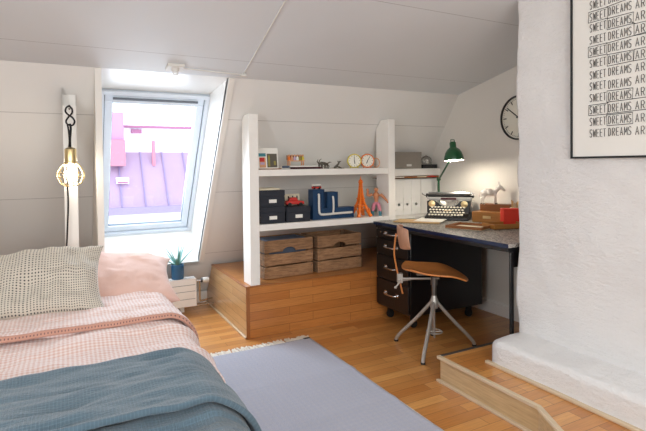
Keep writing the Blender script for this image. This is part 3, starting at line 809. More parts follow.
# ------------------------------------------------------------------ shelf boxes
def sbox(x, y, z, label, h=.115):
    o = thing('storage_box', label, 'box', (x, y, z), 0, 'charcoal storage boxes on the lower shelf')
    w_, d_ = .19, .25
    box(.003, w_ - .003, .003, d_ - .003, 0, h - .035).build('body', M['boxcloth'], o, bevel=.002)
    box(0, w_, 0, d_, h - .04, h).build('lid', M['boxcloth'], o, bevel=.002)
    MB().box(.07, .125, -.002, .004, .028, .052).build('label_holder', M['paper'], o)
    return o
sbox(1.182, 3.175, .7695, 'charcoal storage box at the left upright, bottom of its stack')
sbox(1.182, 3.18, .885, 'charcoal storage box topmost of the stack at the left upright')
sbox(1.382, 3.18, .7695, 'single charcoal storage box with a red toy car on it', .108)
tag(box(1.19, 1.345, 3.2, 3.34, 1.001, 1.014).build('book', M['cream'], bevel=.002), 'thin cream book lying on the upper charcoal box', 'book')
def toycar(x, y, z, rz, s, body, roof, label):
    o = thing('toy_car', label, 'toy car', (x, y, z), rz)
    MB().prism([(-.06 * s, .012 * s), (.06 * s, .012 * s), (.06 * s, .03 * s), (.03 * s, .035 * s), (-.055 * s, .035 * s), (-.06 * s, .028 * s)], 'y', -.022 * s, .022 * s).build('body', body, o, bevel=.004 * s)
    MB().prism([(-.04 * s, .035 * s), (.022 * s, .035 * s), (.01 * s, .055 * s), (-.03 * s, .055 * s)], 'y', -.019 * s, .019 * s).build('cabin', roof, o, bevel=.003 * s)
    for xx in (-.036, .036):
        for yy in (-.024, .024):
            MB().lathe([(0, -.004 * s), (.012 * s, -.004 * s), (.012 * s, .004 * s), (0, .004 * s)], mat=T(xx * s, yy * s, .012 * s) @ RX(PI / 2), seg=16).build('wheel', M['rubber'], o)
toycar(1.475, 3.25, .877, R(-8), 1.15, M['red'], M['red'], 'red toy car standing on the single storage box')
oo = thing('photo_card', 'cream card with dark print standing behind the red toy car', 'card', (1.40, 3.31, .877), R(4))
box(0, .155, 0, .004, 0, .085, mat=RX(R(-8))).build('card', M['cream'], oo)
mb = MB()
for k in range(4): mb.box(.02 + k * .036, .03 + k * .036, -.001, 0, .035, .07, mat=RX(R(-8)))
mb.build('print', M['ink'], oo)

# ------------------------------------------------------------------ metal letter lying on its back
o = thing('sign_letter', 'blue metal letter F with white tube lying on its back', 'sign letter', (1.612, 3.215, .7695), R(2))
L_ = [(0, 0), (.355, 0), (.355, .083), (.212, .083), (.212, .205), (.118, .205), (.118, .083), (.098, .083), (.098, .222), (0, .222)]
L_ = [(0, 0), (.355, 0), (.355, .080), (.212, .080), (.212, .200), (.122, .200), (.122, .080), (.094, .080), (.094, .222), (0, .222)]
MB().prism(L_, 'y', .012, .075).build('back_plate', M['blue'], o, smooth=False)
mb = MB(); n_ = len(L_)
for i in range(n_):
    a_, b2 = Vector(L_[i]), Vector(L_[(i + 1) % n_]); d = (b2 - a_); l_ = d.length; an = math.atan2(d.y, d.x)
    mb.box(0, l_, 0, .075, -.0015, .0015, mat=T(a_.x, 0, a_.y) @ RY(-an))
mb.build('side_wall', M['blue'], o, smooth=False)
MB().tube(smoothpath([(.045, .0, .185), (.045, -.006, .175), (.045, -.006, .075), (.052, -.006, .045), (.085, -.006, .036), (.20, -.006, .038), (.335, -.006, .040)], 5), .0085, 10).tube(smoothpath([(.165, .0, .165), (.168, -.006, .155), (.170, -.006, .085), (.165, -.006, .04)], 5), .0075, 10).build('light_tube', M['plastic'], o)
o = thing('toy_bus', 'tiny red and white toy bus on top of the blue letter', 'toy', (1.657, 3.25, .993), R(-5))
box(-.036, .036, -.012, .012, .006, .022).build('body', M['red'], o, bevel=.003)
box(-.034, .034, -.0115, .0115, .022, .036).build('roof', M['paper'], o, bevel=.003)
mb = MB()
for k in range(4): mb.box(-.03 + k * .016, -.019 + k * .016, -.0135, -.0115, .018, .027)
mb.build('side_windows', M['ink'], o)
for xx in (-.02, .02): MB().lathe([(0, -.014), (.008, -.014), (.008, .014), (0, .014)], mat=T(xx, 0, .008) @ RX(PI / 2), seg=14).build('wheel', M['rubber'], o)

# ------------------------------------------------------------------ tower model
o = thing('tower_model', 'orange lattice tower model on the lower shelf', 'tower model', (2.045, 3.25, .7695))
def hw(z): return .008 + .060 * math.exp(-z / .085) - .003 * z
mb = MB(); Z0, Z1 = 0, .30
for sx in (-1, 1):
    for sy in (-1, 1):
        pts = []; rs = []
        for k in range(14):
            z_ = .285 * k / 13; pts.append((sx * hw(z_) * (.86 if z_ < .1 else .75), sy * hw(z_) * (.86 if z_ < .1 else .75), z_)); rs.append(max(.004, .0145 - .045 * z_))
        mb.tube(pts, rs, 4)
mb.build('leg_frame', M['orange'], o, smooth=False)
mb = MB()
for z_, h_ in ((.078, .010), (.135, .007)):
    w2 = hw(z_) + .006; mb.box(-w2, w2, -w2, w2, z_, z_ + h_)
mb.box(-.014, .014, -.014, .014, .262, .272)
mb.build('platform', M['orange'], o, bevel=.001)
mb = MB()
for side in range(4):
    m_ = RZ(side * PI / 2)
    an = [(.045 * math.cos(PI * k / 10), -.058, .032 + .034 * math.sin(PI * k / 10)) for k in range(11)]
    mb.tube(an, .004, 6, mat=m_)
    zz = .09
    while zz < .26:
        w1, w3 = hw(zz) * .78, hw(zz + .022) * .78
        mb.tube([(-w1, -w1, zz), (w3, -w3, zz + .022)], .0022, 4, mat=m_); mb.tube([(w1, -w1, zz), (-w3, -w3, zz + .022)], .0022, 4, mat=m_)
        zz += .022
mb.build('lattice', M['orange'], o, smooth=False)
MB().tube([(0, 0, .265), (0, 0, .285), (0, 0, .315)], [.010, .006, .001], 8).build('spire', M['orange'], o)
# toy figure
o = thing('toy_figure', 'bare-chested toy strongman in pink trousers raising one arm', 'toy figure', (2.180, 3.235, .7695), R(-36))
o.scale = (1.3, 1.3, 1.07)
rm = [('REMESH', dict(mode='VOXEL', voxel_size=.0022, use_smooth_shade=True))]
mb = MB()
mb.tube([(0, 0, .095), (0, 0, .115), (0, 0, .145), (0, 0, .165), (0, 0, .172)], [.016, .017, .027, .024, .010], 12, flat=.7)
mb.tube([(0, 0, .168), (0, 0, .182)], .009, 10).ball((0, -.002, .192), .0145, 12, (.9, 1, 1.15)).ball((0, -.016, .19), .003, 8)
mb.tube([(-.024, 0, .158), (-.045, -.004, .145), (-.052, -.01, .15), (-.05, -.014, .178), (-.052, -.014, .186)], [.011, .010, .009, .0075, .008], 10).ball((-.052, -.014, .192), .009, 10)
mb.tube([(.024, 0, .158), (.042, 0, .138), (.058, -.006, .118), (.068, -.008, .104)], [.011, .010, .008, .006], 10).ball((.072, -.009, .098), .008, 10)
mb.build('body', M['skin'], o, mods=rm)
mb = MB()
mb.tube([(0, 0, .088), (0, 0, .102)], [.019, .017], 12, flat=.75)
mb.tube([(-.010, 0, .092), (-.017, 0, .06), (-.022, 0, .03)], [.012, .0115, .009], 10).tube([(.010, 0, .092), (.018, 0, .06), (.024, 0, .03)], [.012, .0115, .009], 10)
mb.build('trousers', M['pink'], o, mods=rm)
mb = MB()
for sx in (-1, 1): mb.tube([(.022 * sx, 0, .034), (.024 * sx, 0, .010)], [.0095, .009], 10).box(.024 * sx - .009, .024 * sx + .009, -.024, .009, 0, .010)
mb.build('boots', M['teal'], o)
part(MB().ball((0, .001, .198), .0148, 12, (.95, 1, .8)).build('hair', M['grey_box'], o), 'grey hair')

# ------------------------------------------------------------------ top shelf
ZT = 1.1465
o = thing('picture_card', 'white picture card with red and dark photos against the left upright', 'picture', (1.197, 3.24, ZT), R(0))
lean = RX(R(-8))
box(0, .155, 0, .008, 0, .152, mat=lean).build('board', M['paper'], o, bevel=.001)
mb = MB().box(.012, .060, -.001, 0, .014, .085, mat=lean); part(mb.build('photo', M['peach'], o), 'peach photo')
part(MB().box(.008, .062, -.0015, 0, .092, .115, mat=lean).build('photo', M['teal'], o), 'blue-green strip photo')
part(MB().box(.014, .05, -.002, 0, .055, .084, mat=lean).build('photo', M['red'], o), 'red photo')
part(MB().box(.018, .05, -.0022, 0, .034, .05, mat=lean).build('photo', M['lilac'], o), 'lilac photo')
mb = MB().box(.07, .146, -.001, 0, .014, .112, mat=lean)
part(mb.build('photo', M['bronze'], o), 'dark photo')
part(MB().box(.078, .092, -.002, 0, .02, .1, mat=lean).box(.12, .136, -.002, 0, .03, .06, mat=lean).build('photo', M['olive'], o), 'olive photo detail')
box(-.004, .17, -.012, .02, 0, .006, mat=T(0, -.002, 0)).build('ledge', M['tray_wood'], o)
def book(x, y, z, w_, d_, h_, mat, label, rz=0, cat='book'):
    o = thing('book', label, cat, (x, y, z), rz)
    mb = MB().box(0, w_, 0, d_, 0, .002).box(0, w_, 0, d_, h_ - .002, h_).box(0, w_, 0, .002, 0, h_)
    mb.build('cover', mat, o); box(.002, w_ - .002, .002, d_ - .003, .002, h_ - .002).build('pages', M['paper'], o)
book(1.365, 3.21, ZT, .06, .1, .008, M['paper'], 'thin white booklet under the small blue-grey book')
book(1.367, 3.213, ZT + .008, .055, .09, .016, M['bookblue'], 'small blue-grey book beside the picture card')
book(1.425, 3.2, ZT, .255, .17, .013, M['maroon'], 'flat maroon book under the white one on the top shelf')
book(1.425, 3.203, ZT + .013, .225, .16, .013, M['paper'], 'flat white book on the maroon book')
o = thing('toy_bench', 'little peach wooden toy bench with coloured dolls in a row', 'toy', (1.50, 3.27, ZT + .026))
for xx in (-.055, .055):
    for yy in (-.014, .018): box(xx - .004, xx + .004, yy - .004, yy + .004, 0, .04 if yy < 0 else .075).build('leg', M['peach'], o)
box(-.064, .064, -.02, .024, .03, .036).build('seat', M['peach'], o); box(-.064, .064, .018, .024, .04, .075).build('backrest', M['tray_wood'], o)
for k, mk in enumerate(('orange', 'peach', 'lilac', 'paper', 'olive', 'yellow')):
    xx = -.055 + k * .022
    d = thing('doll', ['orange doll at the left end of the toy bench', 'peach doll second from the left on the toy bench', 'lilac doll third from the left on the toy bench', 'white doll fourth from the left on the toy bench', 'olive doll fifth from the left on the toy bench', 'yellow doll at the right end of the toy bench'][k], 'doll', (1.50 + xx, 3.265, ZT + .062), 0, 'dolls on the toy bench')
    MB().lathe([(0, 0), (.009, 0), (.011, .012), (.008, .026), (.004, .030), (0, .031)], seg=12).build('body', M[mk], d)
    MB().ball((0, 0, .036), .0085, 10).build('head', M['peach'], d)
# bronze animals
def animal(x, label, rz, s, kind):
    o = MB()
    if kind == 0:   # long-bodied leaping creature, head left and tail sweeping up
        o.tube([(-.04, 0, .034), (-.02, 0, .038), (.012, 0, .036), (.03, 0, .032)], [.006, .012, .010, .006], 8)
        o.tube([(-.036, 0, .036), (-.052, 0, .05), (-.045, 0, .066)], [.007, .005, .002], 8).tube([(-.04, 0, .04), (-.03, 0, .062), (-.016, 0, .07)], [.004, .003, .001], 6)
        o.tube([(.026, 0, .034), (.05, 0, .046), (.062, 0, .044)], [.005, .004, .002], 6)
        for xx, dx in ((-.03, -.012), (-.018, .006), (.014, -.002), (.024, .014)):
            o.tube([(xx, .006, .034), (xx + dx, .010, .016), (xx + dx * .6, .010, 0)], [.005, .004, .004], 6).tube([(xx, -.006, .034), (xx + dx, -.010, .016), (xx + dx * .6, -.010, 0)], [.005, .004, .004], 6)
    else:
        o.tube([(-.03, 0, .004), (-.012, 0, .016), (.008, 0, .036), (.014, 0, .05)], [.008, .010, .007, .005], 8)
        o.tube([(.010, 0, .048), (.03, 0, .054)], [.006, .002], 8).tube([(.006, 0, .046), (-.004, 0, .058)], [.004, .001], 6)
        o.tube([(-.012, .008, .018), (.014, .012, .010), (.03, .012, 0)], .004, 6).tube([(-.012, -.008, .018), (.012, -.012, .010), (.028, -.012, 0)], .004, 6)
        o.box(-.04, .05, -.012, .012, 0, .004)
    b2 = o.build('animal_figurine', M['bronze'], loc=(x, 3.24, ZT), rot=(0, 0, rz)); b2.scale = (s, s, s)
    tag(b2, label, 'figurine', 'dark figurines on the top shelf')
animal(1.715, 'dark metal figurine with a long neck and swept tail', 0, 1.05, 0)
animal(1.835, 'smaller dark metal figurine leaning forward beside the clocks', 0, 1.0, 1)
# alarm clocks
def aclock(x, y, rz, case, label, hr):
    o = thing('alarm_clock', label, 'clock', (x, y, ZT), rz, 'two round clocks on the top shelf')
    m_ = T(0, 0, .056) @ RX(PI / 2)
    MB().lathe([(0, -.03), (.045, -.03), (.053, -.02), (.0545, .016), (.050, .021), (.047, .019), (.047, .012), (0, .012)], mat=m_, seg=36).build('case', case, o)
    MB().lathe([(0, .0125), (.0465, .0125), (.0465, .0135), (0, .0135)], mat=m_, seg=36).build('dial', M['dial'], o)
    mb = MB()
    for k in range(12):
        a = k * PI / 6; mb.box(-.0015, .0015, .036, .043, .0136, .0146, mat=m_ @ RZ(a))
    mb.build('hour_marks', M['ink'], o)
    mb = MB()
    for a, l_, w2 in ((hr[0], .022, .0028), (hr[1], .034, .0018)): mb.box(-w2, w2, -.006, l_, .0146, .0156, mat=m_ @ RZ(-a))
    mb.build('hands', M['ink'], o)
    for sx in (-.028, .028): MB().tube([(sx, 0, .012), (sx * 1.1, 0, 0)], .004, 8).build('foot', case, o)
aclock(1.975, 3.23, R(-22), M['yellow'], 'round clock with a yellow case and white dial', (R(170), R(0)))
aclock(2.095, 3.23, R(-22), M['orange'], 'round clock with an orange rim beside the yellow one', (R(200), R(30)))
o = MB().tube([(.028 * math.cos(2 * PI * k / 20), 0, .04 + .036 * math.sin(2 * PI * k / 20)) for k in range(20)], .004, 8, closed=True).build('wire_ring', M['peach'], loc=(2.185, 3.24, ZT), rot=(0, 0, R(-20)))
tag(o, 'thin upright ring leaning against the right upright by the clocks', 'ring')

# ------------------------------------------------------------------ right shelf bay
Z2 = 1.134
o = thing('document_box', 'flat grey cardboard box on the shelf above the white files', 'box', (2.47, 3.375, Z2))
MB().prism([(0, 0), (.125, 0), (.055, .14), (0, .14)], 'x', 0, .28).build('body', M['grey_box'], o, bevel=.002)
MB().prism([(-.002, .11), (.065, .11), (.05, .143), (-.002, .143)], 'x', -.002, .282).build('lid', M['grey_box'], o, bevel=.002)
box(.12, .17, -.004, .0, .02, .038).build('label_holder', M['plastic'], o)
o = thing('book', 'thick black book lying beside the grey box', 'book', (2.765, 3.375, Z2))
MB().box(0, .16, 0, .11, 0, .003).box(0, .16, 0, .11, .031, .034).box(0, .16, 0, .003, 0, .034).build('cover', M['blackmetal'], o)
box(.003, .157, .003, .1, .003, .031).build('pages', M['cord'], o)
o = thing('glass_dome', 'small clear glass dome full of shells on the black book', 'glass jar', (2.84, 3.42, Z2 + .034))
MB().lathe([(.045, 0), (.052, .02), (.048, .05), (.03, .07), (.008, .076), (.010, .084), (0, .086)], seg=28).build('dome', M['jar'], o)
mb = MB(); rnd = random.Random(2)
for k in range(14): mb.ball((rnd.uniform(-.026, .026), rnd.uniform(-.026, .026), .012 + rnd.uniform(0, .035)), .011, 8, (1, .7, .6))
mb.build('shells', M['porcelain'], o)
o = thing('paper_tray', 'dark shallow tray with red papers hung under the right shelf', 'tray', (2.33, 3.36, 1.05))
box(0, .60, 0, .15, .0, .004).build('tray_bottom', M['blackmetal'], o); box(0, .60, -.0, .003, 0, .019).build('tray_lip', M['tray_wood'], o)
for x_, mk in ((.12, 'paper'), (.36, 'cream'), (.47, 'red')): part(box(x_, x_ + .10, -.004, .12, .009, .016).build('papers', M[mk], o), {'paper': 'white papers', 'cream': 'cream papers', 'red': 'red papers'}[mk])
def mfile(x, w_, label, hole=True, y=3.395):
    o = thing('magazine_file', label, 'magazine file', (x, y, .737), 0, 'white magazine files on the desk-height shelf')
    h_ = .308; pts = [(0, 0), (0, h_), (slope_y(.737 + h_) - y - .006, h_), (slope_y(.737 + h_) - y - .006, 0)]
    mb = MB()
    sd = slope_y(.737 + h_) - y - .008
    mb.box(0, .002, 0, sd, 0, h_).box(w_ - .002, w_, 0, sd, 0, h_).box(0, w_, sd - .002, sd, 0, h_).box(0, w_, 0, sd, 0, .002)
    mb.box(0, w_, 0, sd, h_ - .002, h_)
    mb.build('body', M['paper'], o, smooth=False)
    # front with round finger hole
    mb = MB(); bm = mb.bm; cx, czz, r_ = w_ / 2, .09, .011
    n_ = 24; inner = []; outer = []
    for k in range(n_):
        a = 2 * PI * k / n_; c_, s_ = math.cos(a), math.sin(a)
        inner.append(bm.verts.new((cx + r_ * c_, 0, czz + r_ * s_)))
        tt = min((w_ / 2) / abs(c_) if abs(c_) > 1e-6 else 9, .05 / abs(s_) if abs(s_) > 1e-6 else 9)
        outer.append(bm.verts.new((cx + tt * c_, 0, czz + tt * s_)))
    for k in range(n_): bm.faces.new((inner[k], inner[(k + 1) % n_], outer[(k + 1) % n_], outer[k]))
    mb.build('front', M['white'], o, smooth=False, mods=[('SOLIDIFY', dict(thickness=.002, offset=0))])
    box(0, w_, -.001, .001, 0, .041).build('front_edge', M['white'], o, smooth=False)
    box(0, w_, -.001, .001, .139, h_).build('front_card', M['white'], o, smooth=False)
mfile(2.478, .086, 'white magazine file right beside the shelf upright')
mfile(2.566, .086, 'white magazine file second from the shelf upright')
mfile(2.654, .100, 'white magazine file third from the shelf upright')
mfile(2.758, .180, 'broad white magazine file behind the desk lamp')

# ------------------------------------------------------------------ typewriter
o = thing('typewriter', 'black antique typewriter on the desk under the green lamp', 'typewriter', (2.705, 2.985, .737), R(-50))
# local: front is -y
mb = MB().prism([(-.155, 0), (.13, 0), (.13, .045), (.02, .055), (-.06, .04), (-.155, .022)], 'x', -.165, .165)
mb.build('base', M['blackmetal'], o, bevel=.004)
# front shield with side cheeks
mb = MB().prism([(-.165, .05), (.165, .05), (.165, .14), (.13, .148), (.095, .142), (.07, .115), (.035, .098), (-.035, .098), (-.07, .115), (-.095, .142), (-.13, .148), (-.165, .14)], 'y', -.045, -.03)
mb.box(-.165, -.150, -.03, .12, .045, .14).box(.150, .165, -.03, .12, .045, .14)
mb.build('body_shell', M['blackmetal'], o, bevel=.003)
mb = MB()
for k in range(26):
    a = PI + PI * (k + .5) / 26
    mb.tube([(.066 * math.cos(a), -.034, .148 + .046 * math.sin(a)), (.03 * math.cos(a), -.01, .146 + .014 * math.sin(a))], .0016, 4)
mb.build('type_basket', M['steel'], o)
MB().tube([(.074 * math.cos(PI + PI * k / 16), -.048, .148 + .050 * math.sin(PI + PI * k / 16)) for k in range(17)], .004, 8).build('basket_rim', M['chrome'], o)
for sx in (-1, 1):
    MB().lathe([(0, 0), (.026, 0), (.026, .008), (.018, .009), (.008, .014), (0, .014)], mat=T(.125 * sx, -.045, .118) @ RX(PI / 2)).build('spool_cover', M['brass'], o)
for r_ in range(4):
    mb = MB(); ks = MB()
    for k in range(11):
        xx = -.13 + k * .0245 + (r_ % 2) * .010; yy = -.142 + r_ * .026; zz = .040 + r_ * .0175
        ks.tube([(xx, yy, zz - .022), (xx, yy, zz)], .0015, 4)
        mb.lathe([(0, .0), (.0096, .0), (.0098, .003), (.0075, .0045), (0, .0045)], mat=T(xx, yy, zz) @ RX(R(28)), seg=12)
    rw = mb.build('key_row', M['key'], o); ks.build('key_stems', M['darksteel'], rw)
MB().tube([(-.09, -.162, .026), (.09, -.162, .026)], .006, 8).build('space_bar', M['blackmetal'], o)
MB().tube([(-.165, .055, .178), (.165, .055, .178)], .013, 18).build('platen', M['rubber'], o)
for sx in (-1, 1): MB().tube([(.165 * sx, .055, .178), (.188 * sx, .055, .178)], [.014, .017], 16).build('platen_knob', M['blackmetal'], o)
MB().box(-.165, .165, .04, .11, .14, .156).box(-.175, .175, .02, .028, .150, .168).box(-.165, .165, .085, .095, .18, .206).build('carriage', M['steel'], o, bevel=.002)
MB().tube([(-.16, .03, .198), (.16, .03, .198)], .004, 6).tube([(-.165, .05, .203), (.165, .05, .203)], .005, 6).tube([(-.17, .03, .17), (-.205, -.02, .19), (-.205, -.03, .2)], .004, 6).build('paper_bail', M['chrome'], o)
for sx in (-1, 1): MB().tube([(.17 * sx, .03, .165), (.17 * sx, .09, .165), (.17 * sx, .09, .2), (.17 * sx, .04, .2)], .005, 6).build('carriage_end', M['chrome'], o)
part(box(-.06, .06, -.02, -.015, .150, .165).build('ribbon', M['maroon'], o), 'dark red ribbon')
mb = MB().box(-.03, .03, -.0465, -.045, .062, .068); mb.build('plate', M['brass'], o)
part(MB().tube([(.168, -.03, .06), (.185, -.01, .10), (.18, .04, .13)], .005, 6).box(.165, .175, 0, .06, .06, .10).build('side_lever', M['steel'], o), 'steel levers at the side')

# ------------------------------------------------------------------ desk lamp
o = thing('desk_lamp', 'green enamel desk lamp with jointed arm behind the typewriter', 'desk lamp', (2.83, 3.24, .737))
MB().lathe([(0, 0), (.045, 0), (.045, .010), (.02, .016), (.010, .03), (0, .03)]).build('base', M['green'], o)
hx, hy, hz = 2.655 - 2.83, 2.87 - 3.24, 1.215 - .737
MB().tube([(0, 0, .02), (-.006, .0, .30)], .0085, 10).build('lower_arm', M['green'], o)
MB().lathe([(0, -.012), (.014, -.012), (.016, 0), (.014, .012), (0, .012)], mat=T(-.006, 0, .305) @ RX(PI / 2) @ RY(.5)).ball((-.006, -.015, .305), .009, 10).build('joint', M['green'], o)
MB().tube([(-.006, 0, .30), (hx * .5, hy * .5, .41), (hx * .85, hy * .85, .49), (hx * .93, hy * .84, .56)], .0075, 10).build('upper_arm', M['green'], o)
tilt = T(hx, hy, hz) @ RX(R(-6)) @ Matrix.Scale(.95, 4)
sp = [(.077, -.020), (.079, -.010), (.076, .012), (.066, .045), (.048, .072), (.030, .084), (.026, .09), (.026, .125), (.020, .134), (0, .136)]
sp2 = [(.0, .126), (.018, .124), (.022, .09), (.046, .068), (.063, .042), (.073, .010), (.075, -.020)]
MB().lathe(sp + sp2[0:0], mat=tilt, seg=40).build('shade', M['green'], o)
MB().lathe([(.0235, .088), (.045, .069), (.063, .042), (.0735, .010), (.0762, -.020), (.077, -.020)], mat=tilt, seg=40).build('shade_lining', M['white_in'], o)
MB().tube([(-.018, 0, .13), (-.018, 0, .15), (.018, 0, .15), (.018, 0, .13)], .004, 8, mat=tilt).build('knuckle', M['green'], o)
MB().ball((0, 0, .002), .024, 16, mat=tilt).lathe([(.012, .020), (.013, .08), (0, .08)], mat=tilt).build('bulb', M['bulb2'], o)

# ------------------------------------------------------------------ donkey on wooden box
o = thing('card_box', 'honey wooden box with a raised back tier on the desk', 'wooden box', (2.825, 2.645, .737), R(-70))
box(-.115, .115, -.105, .0, 0, .078).build('front_tier', M['box_wood'], o, bevel=.003)
box(-.10, .125, .0, .10, 0, .128).build('back_tier', M['tray_wood'], o, bevel=.003)
MB().box(-.03, .03, -.107, -.105, .03, .05).build('label_holder', M['brass'], o)
o = thing('donkey_figurine', 'white painted donkey figurine with baskets standing on the wooden box', 'figurine', (2.825, 2.675, .8655), R(-35))
o.scale = (1.12, 1.12, 1.12)
mb = MB()
mb.tube([(-.055, 0, .078), (-.035, 0, .080), (0, 0, .075), (.032, 0, .080), (.045, 0, .082)], [.012, .021, .022, .020, .012], 14)
mb.tube([(.034, 0, .086), (.056, 0, .104), (.066, 0, .116)], [.017, .013, .011], 12)
mb.tube([(.060, 0, .122), (.076, 0, .110), (.094, 0, .092), (.098, 0, .088)], [.009, .0125, .008, .0065], 12)
for sy in (-1, 1):
    mb.tube([(.062, .007 * sy, .124), (.058, .013 * sy, .142), (.060, .014 * sy, .152)], [.004, .0055, .001], 8)
    mb.tube([(.034, .010 * sy, .075), (.036, .012 * sy, .045), (.038 + .006 * sy, .012 * sy, .038), (.036 + .008 * sy, .012 * sy, .004), (.04 + .008 * sy, .012 * sy, 0)], [.0105, .007, .006, .0048, .006], 8)
    mb.tube([(-.040, .010 * sy, .076), (-.034, .013 * sy, .050), (-.050 - .004 * sy, .013 * sy, .036), (-.044 - .006 * sy, .013 * sy, .004), (-.04 - .006 * sy, .013 * sy, 0)], [.014, .009, .006, .0048, .006], 8)
mb.tube([(-.056, 0, .086), (-.068, 0, .07), (-.070, 0, .045)], [.004, .003, .0045], 6)
mb.build('body', M['porcelain'], o, mods=[('REMESH', dict(mode='VOXEL', voxel_size=.0022, use_smooth_shade=True))])
for sy in (-1, 1): MB().lathe([(0, 0), (.013, 0), (.016, .028), (.0, .028)], c=(-.004, .028 * sy, .072), seg=14).build('basket', M['porcelain'], o)
MB().box(-.018, .012, -.024, .024, .098, .102).build('saddle', M['grey_box'], o)
mb = MB()
for xx in (.042, -.044):
    for sy in (-1, 1): mb.lathe([(0, 0), (.007, 0), (.006, .007), (0, .007)], c=(xx + .006 * sy * (1 if xx > 0 else -1), .0125 * sy, 0), seg=10)
mb.build('hooves', M['bronze'], o)

# trays, board, papers, red card, brush cup
def tray(x, y, rz, w_, d_, h_, mat, label):
    o = thing('wooden_tray', label, 'tray', (x, y, .7385), rz)
    t_ = .009
    box(0, w_, 0, d_, 0, .004).build('bottom', M['cream'] if h_ < .03 else M['tray_wood'], o)
    MB().box(0, w_, 0, t_, 0, h_).box(0, w_, d_ - t_, d_, 0, h_).box(0, t_, t_, d_ - t_, 0, h_).box(w_ - t_, w_, t_, d_ - t_, 0, h_).build('rim', mat, o, bevel=.0015)
tray(2.26, 2.53, R(-68), .25, .22, .022, M['tray_wood'], 'shallow wooden tray with a pale bottom at the desk front')
tray(2.475, 2.30, R(-14), .25, .15, .032, M['box_wood'], 'deeper honey wooden tray in front of the red carton')
tag(box(0, .34, 0, .20, 0, .006).build('drawing_board', M['pale_wood'], bevel=.001, loc=(2.17, 3.0, .7385), rot=(0, 0, R(-52))), 'thin pale wooden board lying left of the trays', 'board')
tag(box(0, .21, 0, .28, 0, .002).build('paper_sheet', M['paper'], loc=(2.30, 2.92, .7455), rot=(0, 0, R(-52))), 'loose white paper sheet on the pale board before the typewriter', 'paper')
o = thing('card_carton', 'bright red carton on the desk against the chimney edge', 'carton', (2.72, 2.40, .737), R(-25))
box(-.05, .07, -.03, .03, 0, .118).build('body', M['redtin'], o, bevel=.002)
box(-.051, .071, -.031, .031, .112, .121).build('lid', M['redtin'], o, bevel=.002)
o = thing('brush_jar', 'cream jar of short brushes behind the red carton', 'jar', (2.87, 2.48, .737))
MB().lathe([(0, 0), (.03, 0), (.034, .02), (.034, .11), (.030, .115), (.030, .02), (0, .015)]).build('jar', M['cream'], o)
mb = MB()
for k in range(5): mb.tube([(.012 * math.cos(k * 1.3), .012 * math.sin(k * 1.3), .02), (.022 * math.cos(k * 1.3), .022 * math.sin(k * 1.3), .15 + .01 * (k % 3))], .004, 6)
mb.build('brush', M['pale_wood'], o)

# ------------------------------------------------------------------ wall clock
o = thing('wall_clock', 'round wall clock with black rim half hidden by the chimney', 'clock', (2.95, 2.495, 1.503))
m_ = RY(-PI / 2)
MB().lathe([(.0, .0), (.158, 0), (.162, .008), (.162, .03), (.155, .034), (.151, .03), (.151, .018)], mat=m_, seg=64).build('rim', M['blackmetal'], o)
MB().lathe([(0, .016), (.151, .016), (.151, .018), (0, .018)], mat=m_, seg=64).build('dial', M['dial'], o)
mb = MB()
for k in range(60):
    a = k * PI / 30; l_ = .03 if k % 5 == 0 else .008; w2 = .0035 if k % 5 == 0 else .001
    mb.box(-w2, w2, .142 - l_, .142, .018, .0195, mat=m_ @ RZ(a))
mb.build('hour_marks', M['ink'], o)
# dial plane: local x of m_ -> +z up after RY(-90); hands
mb = MB()
for a, l_, w2 in ((R(53), .13, .0035), (R(-100), .09, .005)):
    mb.box(-.02, l_, -w2, w2, .020, .0225, mat=m_ @ RZ(a))
mb.build('hands', M['ink'], o)

# ------------------------------------------------------------------ poster
o = thing('framed_poster', 'large black framed poster of repeated words on the chimney', 'poster', (2.126, 1.508, 1.19))
# local: x out of wall is -x ; runs along -y
HP, WP = .84, .50
box(.004, .016, -WP, 0, 0, HP).build('backing', M['blackmetal'], o, smooth=False)
mb = MB().box(-.006, .016, -.009, 0, 0, HP).box(-.006, .016, -WP, -WP + .009, 0, HP).box(-.006, .016, -WP, 0, 0, .009).box(-.006, .016, -WP, 0, HP - .009, HP)
mb.build('frame', M['ink'], o, bevel=.001)
sheet = box(.001, .0035, -WP + .008, -.008, .008, HP - .008).build('sheet', M['poster'], o, smooth=False)
ink = M['ink']
GL = {  # hand-drawn capitals as strokes in a unit box
 'S': [[(1, .9), (.75, 1), (.3, 1), (.05, .85), (.05, .65), (.3, .53), (.7, .47), (.95, .33), (.95, .15), (.7, 0), (.25, 0), (0, .1)]],
 'W': [[(0, 1), (.24, 0), (.5, .8), (.76, 0), (1, 1)]],
 'E': [[(1, 1), (.05, 1), (.05, 0), (1, 0)], [(.05, .52), (.85, .52)]],
 'T': [[(0, 1), (1, 1)], [(.5, 1), (.5, 0)]],
 'D': [[(.05, 0), (.05, 1), (.5, 1), (.85, .85), (.98, .5), (.85, .15), (.5, 0), (.05, 0)]],
 'R': [[(.05, 0), (.05, 1), (.7, 1), (.95, .85), (.95, .62), (.7, .48), (.05, .48)], [(.5, .48), (.98, 0)]],
 'A': [[(0, 0), (.5, 1), (1, 0)], [(.18, .35), (.82, .35)]],
 'M': [[(0, 0), (.06, 1), (.5, .3), (.94, 1), (1, 0)]]}
def word(txt, y0, y1, z, h):
    n = len(txt); stp = (y0 - y1) / (n - .3); w_ = stp * .66
    for i, ch_ in enumerate(txt):
        ww = w_ * (1.08 if ch_ in 'WM' else .92); yy = y0 - i * stp
        for st in GL[ch_]:
            letters.tube([(-.0006, yy - x_ * ww, z + v_ * h) for x_, v_ in st], .00125, 5)
letters = MB()
rows = 12; pitch = .0527
